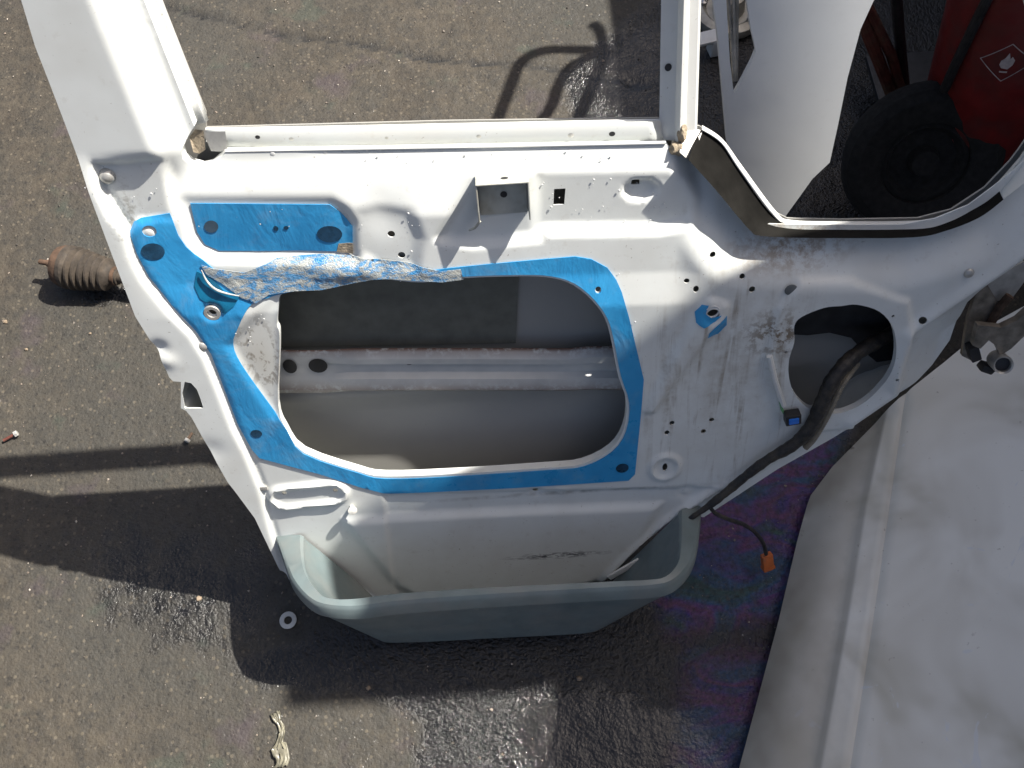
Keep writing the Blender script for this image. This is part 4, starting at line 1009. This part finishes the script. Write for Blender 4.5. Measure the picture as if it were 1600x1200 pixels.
MB().tube([tp(1413, 152, .11), tp(1392, 85, .22), tp(1356, 12, .36), tp(1320, -90, .56), tp(1310, -160, .72)], 0.010, 10).build('frame_tube', M_redtube, tr)
MB().tube([tp(1415, 150, .11), tp(1406, 60, .25), tp(1398, -40, .45), tp(1360, -160, .72)], 0.010, 10).build('frame_tube', M_black, tr)
MB().tube([wc-tl-wax*0.04, wc-tl-wax*0.14, tp(1415, 150, .13)], 0.014, 10).build('axle', M_black, tr)
MB().box(tuple(tp(1500, 150, .07)), (0.34, 0.24, 0.012), None, 0.003).build('base_plate', M_black, tr)
# upper handles: out of the picture, they throw the looped shadow on the tarmac
def shadow_src(px, py, z):
    g = G(px, py, 0.0); s = SUN*(z/SUN.z); return Vector((g[0]+s.x, g[1]+s.y, z))-tl
hp = [(775, 195, .95), (800, 130, 1.0), (812, 100, 1.05), (830, 84, 1.08), (860, 76, 1.1), (900, 76, 1.1), (950, 78, 1.06)]
MB().tube([tuple(p) for p in catmull([shadow_src(*q)[:] for q in hp], 6)]+[tuple(tp(1320, -160, .72))], 0.013, 10).build('handle', M_black, tr)
hp = [(928, 36, 1.12), (938, 48, 1.1), (942, 78, 1.06), (915, 90, 1.04), (890, 105, 1.0), (875, 130, .96), (862, 165, .92), (840, 195, .9)]
MB().tube([tuple(p) for p in catmull([shadow_src(*q)[:] for q in hp], 6)], 0.012, 10).build('handle', M_black, tr)

gb = empty('gas_bottle', tuple(G(1520, 215, 0.085)))
tag(gb, 'red gas bottle with a flame diamond label strapped to the trolley', 'gas bottle')
bx = Vector(gb.location); topd = (Vector(G(1590, 0, 0.42))-bx).normalized()
gb.rotation_euler = topd.to_track_quat('Z', 'Y').to_euler()
Rb = topd.to_track_quat('Z', 'Y').to_matrix(); Rinv = Rb.transposed()
RB = 0.108
MB().lathe([(0.0, 0.0001), (0.0, 0.088), (0.012, 0.102), (0.03, RB), (0.62, RB), (0.68, 0.100), (0.74, 0.075), (0.78, 0.040), (0.80, 0.034), (0.84, 0.034), (0.842, 0.0001)], 48).build('cylinder_body', M_red, gb)
MB().lathe([(0.842, 0.016), (0.88, 0.016), (0.885, 0.024), (0.91, 0.024), (0.912, 0.0001)], 16).build('valve', simple('brass', (0.45, 0.30, 0.10), 0.4, 0.9), gb)
def on_bottle(px, py):
    """where the view ray meets the bottle, as (angle, height)"""
    o_ = Rinv @ (Vector(CP)-bx); d_ = Rinv @ Vector(ray(px, py))
    a_ = d_.x**2+d_.y**2; b_ = 2*(o_.x*d_.x+o_.y*d_.y); c_ = o_.x**2+o_.y**2-RB**2; q = b_*b_-4*a_*c_
    if q < 0: return None
    p = o_+d_*((-b_-math.sqrt(q))/(2*a_)); return (math.atan2(p.y, p.x), p.z)
def wrap(poly, name, mat, r_, parent):
    P = densify(poly, 0.0035 if len(poly) > 3 else 0.003); c_ = np.array(P).mean(0)
    v = [(r_*math.cos(a_), r_*math.sin(a_), h_) for a_, h_ in P]; n = len(v)
    return v
q0 = on_bottle(1573, 98)
ang0, h0 = q0 if q0 else (-1.5, 0.3)
def label_part(name, shape, mat, r_, parent, hole=None):
    """shape: polygon in metres about the label centre (x around, y along)"""
    pts = [(ang0+x/RB, h0+y) for x, y in shape]
    if hole:
        n = len(shape); ph = [(ang0+x/RB, h0+y) for x, y in hole]
        A = []; B = []
        for i in range(n):
            for k in range(6):
                t = k/6; A.append(tuple(np.array(pts[i])*(1-t)+np.array(pts[(i+1) % n])*t)); B.append(tuple(np.array(ph[i])*(1-t)+np.array(ph[(i+1) % n])*t))
        v = [(r_*math.cos(a_), r_*math.sin(a_), z) for a_, z in A+B]; k = len(A)
        f = [(i, (i+1) % k, k+(i+1) % k, k+i) for i in range(k)]
    else:
        D_ = [(x, y) for x, y in densify(pts, 0.02)]; k = len(D_); c_ = np.mean(D_, 0)
        v = [(r_*math.cos(a_), r_*math.sin(a_), z) for a_, z in D_]+[(r_*math.cos(c_[0]), r_*math.sin(c_[0]), c_[1])]
        f = [(i, (i+1) % k, k) for i in range(k)]
    return mesh_obj(name, v, f, mat, parent, False)
s_ = 0.042
dia = label_part('diamond_label', [(0, -s_), (s_, 0), (0, s_), (-s_, 0)], M_label, RB+0.0008, gb, hole=[(0, -s_+.0022), (s_-.0022, 0), (0, s_-.0022), (-s_+.0022, 0)])
label_part('flame_mark', [(-.006, -.012), (0.004, -.014), (.010, -.004), (.011, .006), (.006, .014), (.004, .008), (.0, .022), (-.004, .010), (-.009, .004), (-.010, -.005)], M_label, RB+0.0008, gb)
label_part('flame_base', [(-.007, -.022), (.005, -.022), (.005, -.0185), (-.007, -.0185)], M_label, RB+0.0008, gb)
hs = [on_bottle(x, y) for x, y in ((1482, 136), (1500, 95), (1520, 52), (1540, 10))]
if all(hs):
    P = [((RB+0.009)*math.cos(a_), (RB+0.009)*math.sin(a_), z) for a_, z in hs]
    l_ = np.array(P[-1])-np.array(P[-2]); P.append(tuple(np.array(P[-1])+l_*3))
    MB().tube(P, 0.0085, 10).build('strap', M_black, gb)

# ------------------------------------------------------------------ scrap parts at the top of the picture
p = G(1140, 8, 0.03)
hb = empty('wheel_hub', (p[0], p[1], 0.0)); tag(hb, 'grey metal wheel hub lying behind the slotted white panel', 'wheel hub')
MB().lathe([(0.0, 0.075), (0.012, 0.080), (0.024, 0.078), (0.028, 0.060), (0.020, 0.050), (0.020, 0.036), (0.060, 0.030), (0.064, 0.018), (0.064, 0.0001)], 32).build('flange', simple('hub_alloy', (0.42, 0.40, 0.34), 0.45, 0.4, var=0.3), hb)
for k in range(5):
    a_ = k*2*math.pi/5+0.4; MB().lathe([(0.018, 0.007), (0.034, 0.007), (0.036, 0.0001)], 10, Matrix.Translation((0.058*math.cos(a_), 0.058*math.sin(a_), 0))).build('wheel_stud', M_steel, hb)
p = G(1108, 56, 0.05)
mb = MB(); mb.box((0, 0, 0.0), (0.075, 0.035, 0.008), Matrix.Rotation(R(12), 3, 'Z'), 0.003); mb.box((0.02, 0, -0.022), (0.03, 0.03, 0.044), Matrix.Rotation(R(12), 3, 'Z'), 0.003)
o = mb.build('metal_bracket', M_white2); o.location = (p[0], p[1], 0.045); tag(o, 'small white metal bracket beside the window post', 'bracket')

# ------------------------------------------------------------------ drive shaft with rubber boot, left
p0 = Vector(G(64, 409, 0.045)); p1 = Vector(G(205, 436, 0.040)); dirv = p1-p0; Lq = dirv.length; kx = Lq/141.0
ds_ = empty('drive_shaft', (p0.x, p0.y, 0.0)); tag(ds_, 'drive shaft end with dirty ribbed rubber boot lying left of the door', 'drive shaft')
MX = axis_matrix(p0-Vector((p0.x, p0.y, 0.0)), dirv)
def X(px): return (px-64)*kx
MB().lathe([(X(62), .0001), (X(62), .0055), (X(74), .0055), (X(75), .0075), (X(92), .0075)], 14, MX).build('threaded_stub', M_rusty, ds_)
MB().lathe([(X(88), .0075), (X(89), .028), (X(93), .038), (X(101), .042), (X(106), .041), (X(107), .038)], 28, MX).build('joint_cup', M_rusty, ds_)
pr_ = [(X(104), .039), (X(106), .0435), (X(112), .0435), (X(114), .040)]
xq = 116; r_ = .0435
for k in range(6):
    pr_ += [(X(xq), r_-.006), (X(xq+3), r_), (X(xq+6), r_), (X(xq+8.5), r_-.006)]; xq += 9.3; r_ -= .0022
pr_ += [(X(173), .024), (X(177), .017), (X(186), .0165), (X(187), .013)]
MB().lathe(pr_, 32, MX).build('boot', M_boot, ds_)
MB().lathe([(X(178), .0185), (X(183), .0185), (X(183), .016)], 24, MX).build('boot_clamp', M_rusty, ds_)
MB().lathe([(X(184), .0125), (X(420), .0125), (X(420), .0001)], 20, MX).build('shaft', M_boot, ds_)

# ------------------------------------------------------------------ small litter
p = G(450, 969); wsh = MB().lathe([(0, .0068), (0, .0142), (.0022, .0146), (.0026, .0140), (.0026, .0070), (0, .0068)], 28).build('washer', simple('white_washer', (0.55, 0.55, 0.52), 0.5, var=0.15))
wsh.location = (p[0], p[1], -0.002); tag(wsh, 'pale flat washer on the dark wet tarmac below the door', 'washer')
def bolt(px, py, ang, L, name, label, r_=0.003, red=False):
    p = G(px, py, 0.003); e = empty(name, (p[0], p[1], 0.0), (0, 0, ang)); tag(e, label, 'bolt')
    MX = axis_matrix((0, 0, r_-0.001), (1, 0, 0.05))
    MB().lathe([(0, .0001), (0, r_)]+[(0.002*k, r_*(0.85 if k % 2 else 1.0)) for k in range(1, int(L/0.002))]+[(L, r_)], 10, MX).build('shank', M_redtube if red else M_rusty, e)
    MB().lathe([(L, r_), (L, r_*2), (L+0.005, r_*2), (L+0.006, r_*1.6), (L+0.006, .0001)], 6, MX).build('head', M_zinc, e, True, 20)
bolt(5, 688, R(28), 0.022, 'bolt', 'bolt with reddish shank at the left edge of the photo', 0.003, True)
bolt(300, 676, R(-118), 0.014, 'bolt', 'small dark bolt lying just left of the door latch hole', 0.0028)
# crumpled pale plastic scrap
b = bmesh.new(); bmesh.ops.create_grid(b, x_segments=10, y_segments=16, size=0.5)
for v in b.verts:
    n = mnoise.noise(v.co*5)*0.5+mnoise.noise(v.co*11+Vector((3, 1, 0)))*0.35
    v.co = Vector((v.co.x*(0.010+0.030*abs(mnoise.noise(Vector((0, v.co.y*3.1, 1))))+0.012*(v.co.y < -0.1))+0.022*mnoise.noise(Vector((2, v.co.y*2.6, 0))), v.co.y*0.085+0.008*n, 0.003+0.012*abs(n)))
o = MB().bm(b).build('plastic_scrap', simple('cloudy_plastic', (0.17, 0.16, 0.12), 0.3, var=0.5, scale=60))
p = G(438, 1155); o.location = (p[0], p[1], -0.003); o.rotation_euler = (0, 0, R(10)); s = o.modifiers.new('t', 'SOLIDIFY'); s.thickness = 0.0008
tag(o, 'crumpled cloudy plastic scrap on the tarmac near the bottom edge', 'scrap')
# a few loose stones
st_spots = [(8, 502, .0035, 'pale stone at the left edge level with the film'), (40, 545, .0025, 'small tan stone left of the drive shaft stain'), (140, 520, .0022, 'tiny pale stone below the rubber boot'), (310, 935, .0045, 'tan stone beside the washer on the left'), (905, 1060, .004, 'brown stone under the pocket edge'), (575, 1075, .0035, 'orange brown stone below the rear corner of the pocket')]
for i, (px, py, r_, lab) in enumerate(st_spots):
    b = bmesh.new(); bmesh.ops.create_icosphere(b, subdivisions=2, radius=1)
    for v in b.verts: v.co *= r_*(1+0.5*mnoise.noise(v.co*1.5+Vector((i*3, 0, 0))))
    o = MB().bm(b).build('stone', simple('tan_stone', (0.26, 0.20, 0.14), 0.7, var=0.2)); p = G(px, py); o.location = (p[0], p[1], r_*0.3-0.003); o.scale = (1.2, 1, 0.7)
    tag(o, lab, 'stone', 'loose stones on the tarmac')

# ------------------------------------------------------------------ unseen shapes added on the right to throw the shade
bm_ = NB('caster_brick'); bt_ = bm_.n('ShaderNodeTexBrick'); bt_.inputs['Scale'].default_value = 4.5
bt_.inputs['Color1'].default_value = (0.28, 0.12, 0.08, 1); bt_.inputs['Color2'].default_value = (0.22, 0.10, 0.07, 1); bt_.inputs['Mortar'].default_value = (0.25, 0.23, 0.2, 1)
bm_.l(bm_.mapping(rot=(R(90), 0, R(90))), bt_.inputs['Vector']); M_brick = bm_.set(col=bt_.outputs['Color'], rough=0.9)
XW = 1.32
pil = MB().box((XW+0.19, 0.885, 1.20), (0.38, 0.17, 2.40), None, 0.01).box((XW+0.19, 0.885, 2.42), (0.42, 0.20, 0.06), None, 0.01).build('shade_pillar', M_brick)  # added for the diagonal shade edge across the door
tag(pil, 'tall brick-look pillar added out of view to cast shade on the door', 'pillar')
wl = MB().box((XW+0.12, 1.22, 0.575), (0.22, 0.48, 1.15), None, 0.01).box((XW+0.12, 3.72, 0.75), (0.22, 4.52, 1.50), None, 0.01).build('shade_wall', M_brick); tag(wl, 'low brick-look wall added out of view to shade the trolley', 'wall')  # added so that bottle and trolley lie in shade

# van shape added out of view to shade the right side
vn = empty('shade_van', (XW+0.95, -1.57, 0.0)); tag(vn, 'white van shape added out of view to shade the right side', 'van')
pts_ = [(-2.2, 0.28), (2.30, 0.28), (2.36, 0.55), (2.36, 1.78), (2.33, 1.90), (-0.9, 1.93), (-1.5, 1.15), (-2.25, 0.98), (-2.32, 0.5)]
hw_ = 0.93; n_ = len(pts_)
vv_ = [(-hw_, y, z) for y, z in pts_]+[(hw_, y, z) for y, z in pts_]
o = mesh_obj('body', vv_, [tuple(range(n_))[::-1], tuple(range(n_, 2*n_))]+[(i, (i+1) % n_, n_+(i+1) % n_, n_+i) for i in range(n_)], M_white2, vn, False)
bv = o.modifiers.new('b', 'BEVEL'); bv.width = 0.05; bv.segments = 3
for sx in (-1, 1):
    MB().box((sx*0.925, -0.62, 1.42), (0.03, 0.75, 0.42), None, 0.01).build('side_window', M_black, vn)
    for y in (-1.45, 1.45):
        MB().lathe([(-0.10, .0001), (-0.10, 0.25), (-0.08, 0.31), (0.08, 0.31), (0.10, 0.25), (0.10, .0001)], 32, axis_matrix((sx*0.86, y, 0.31), (1, 0, 0))).build('wheel', M_tyre, vn)
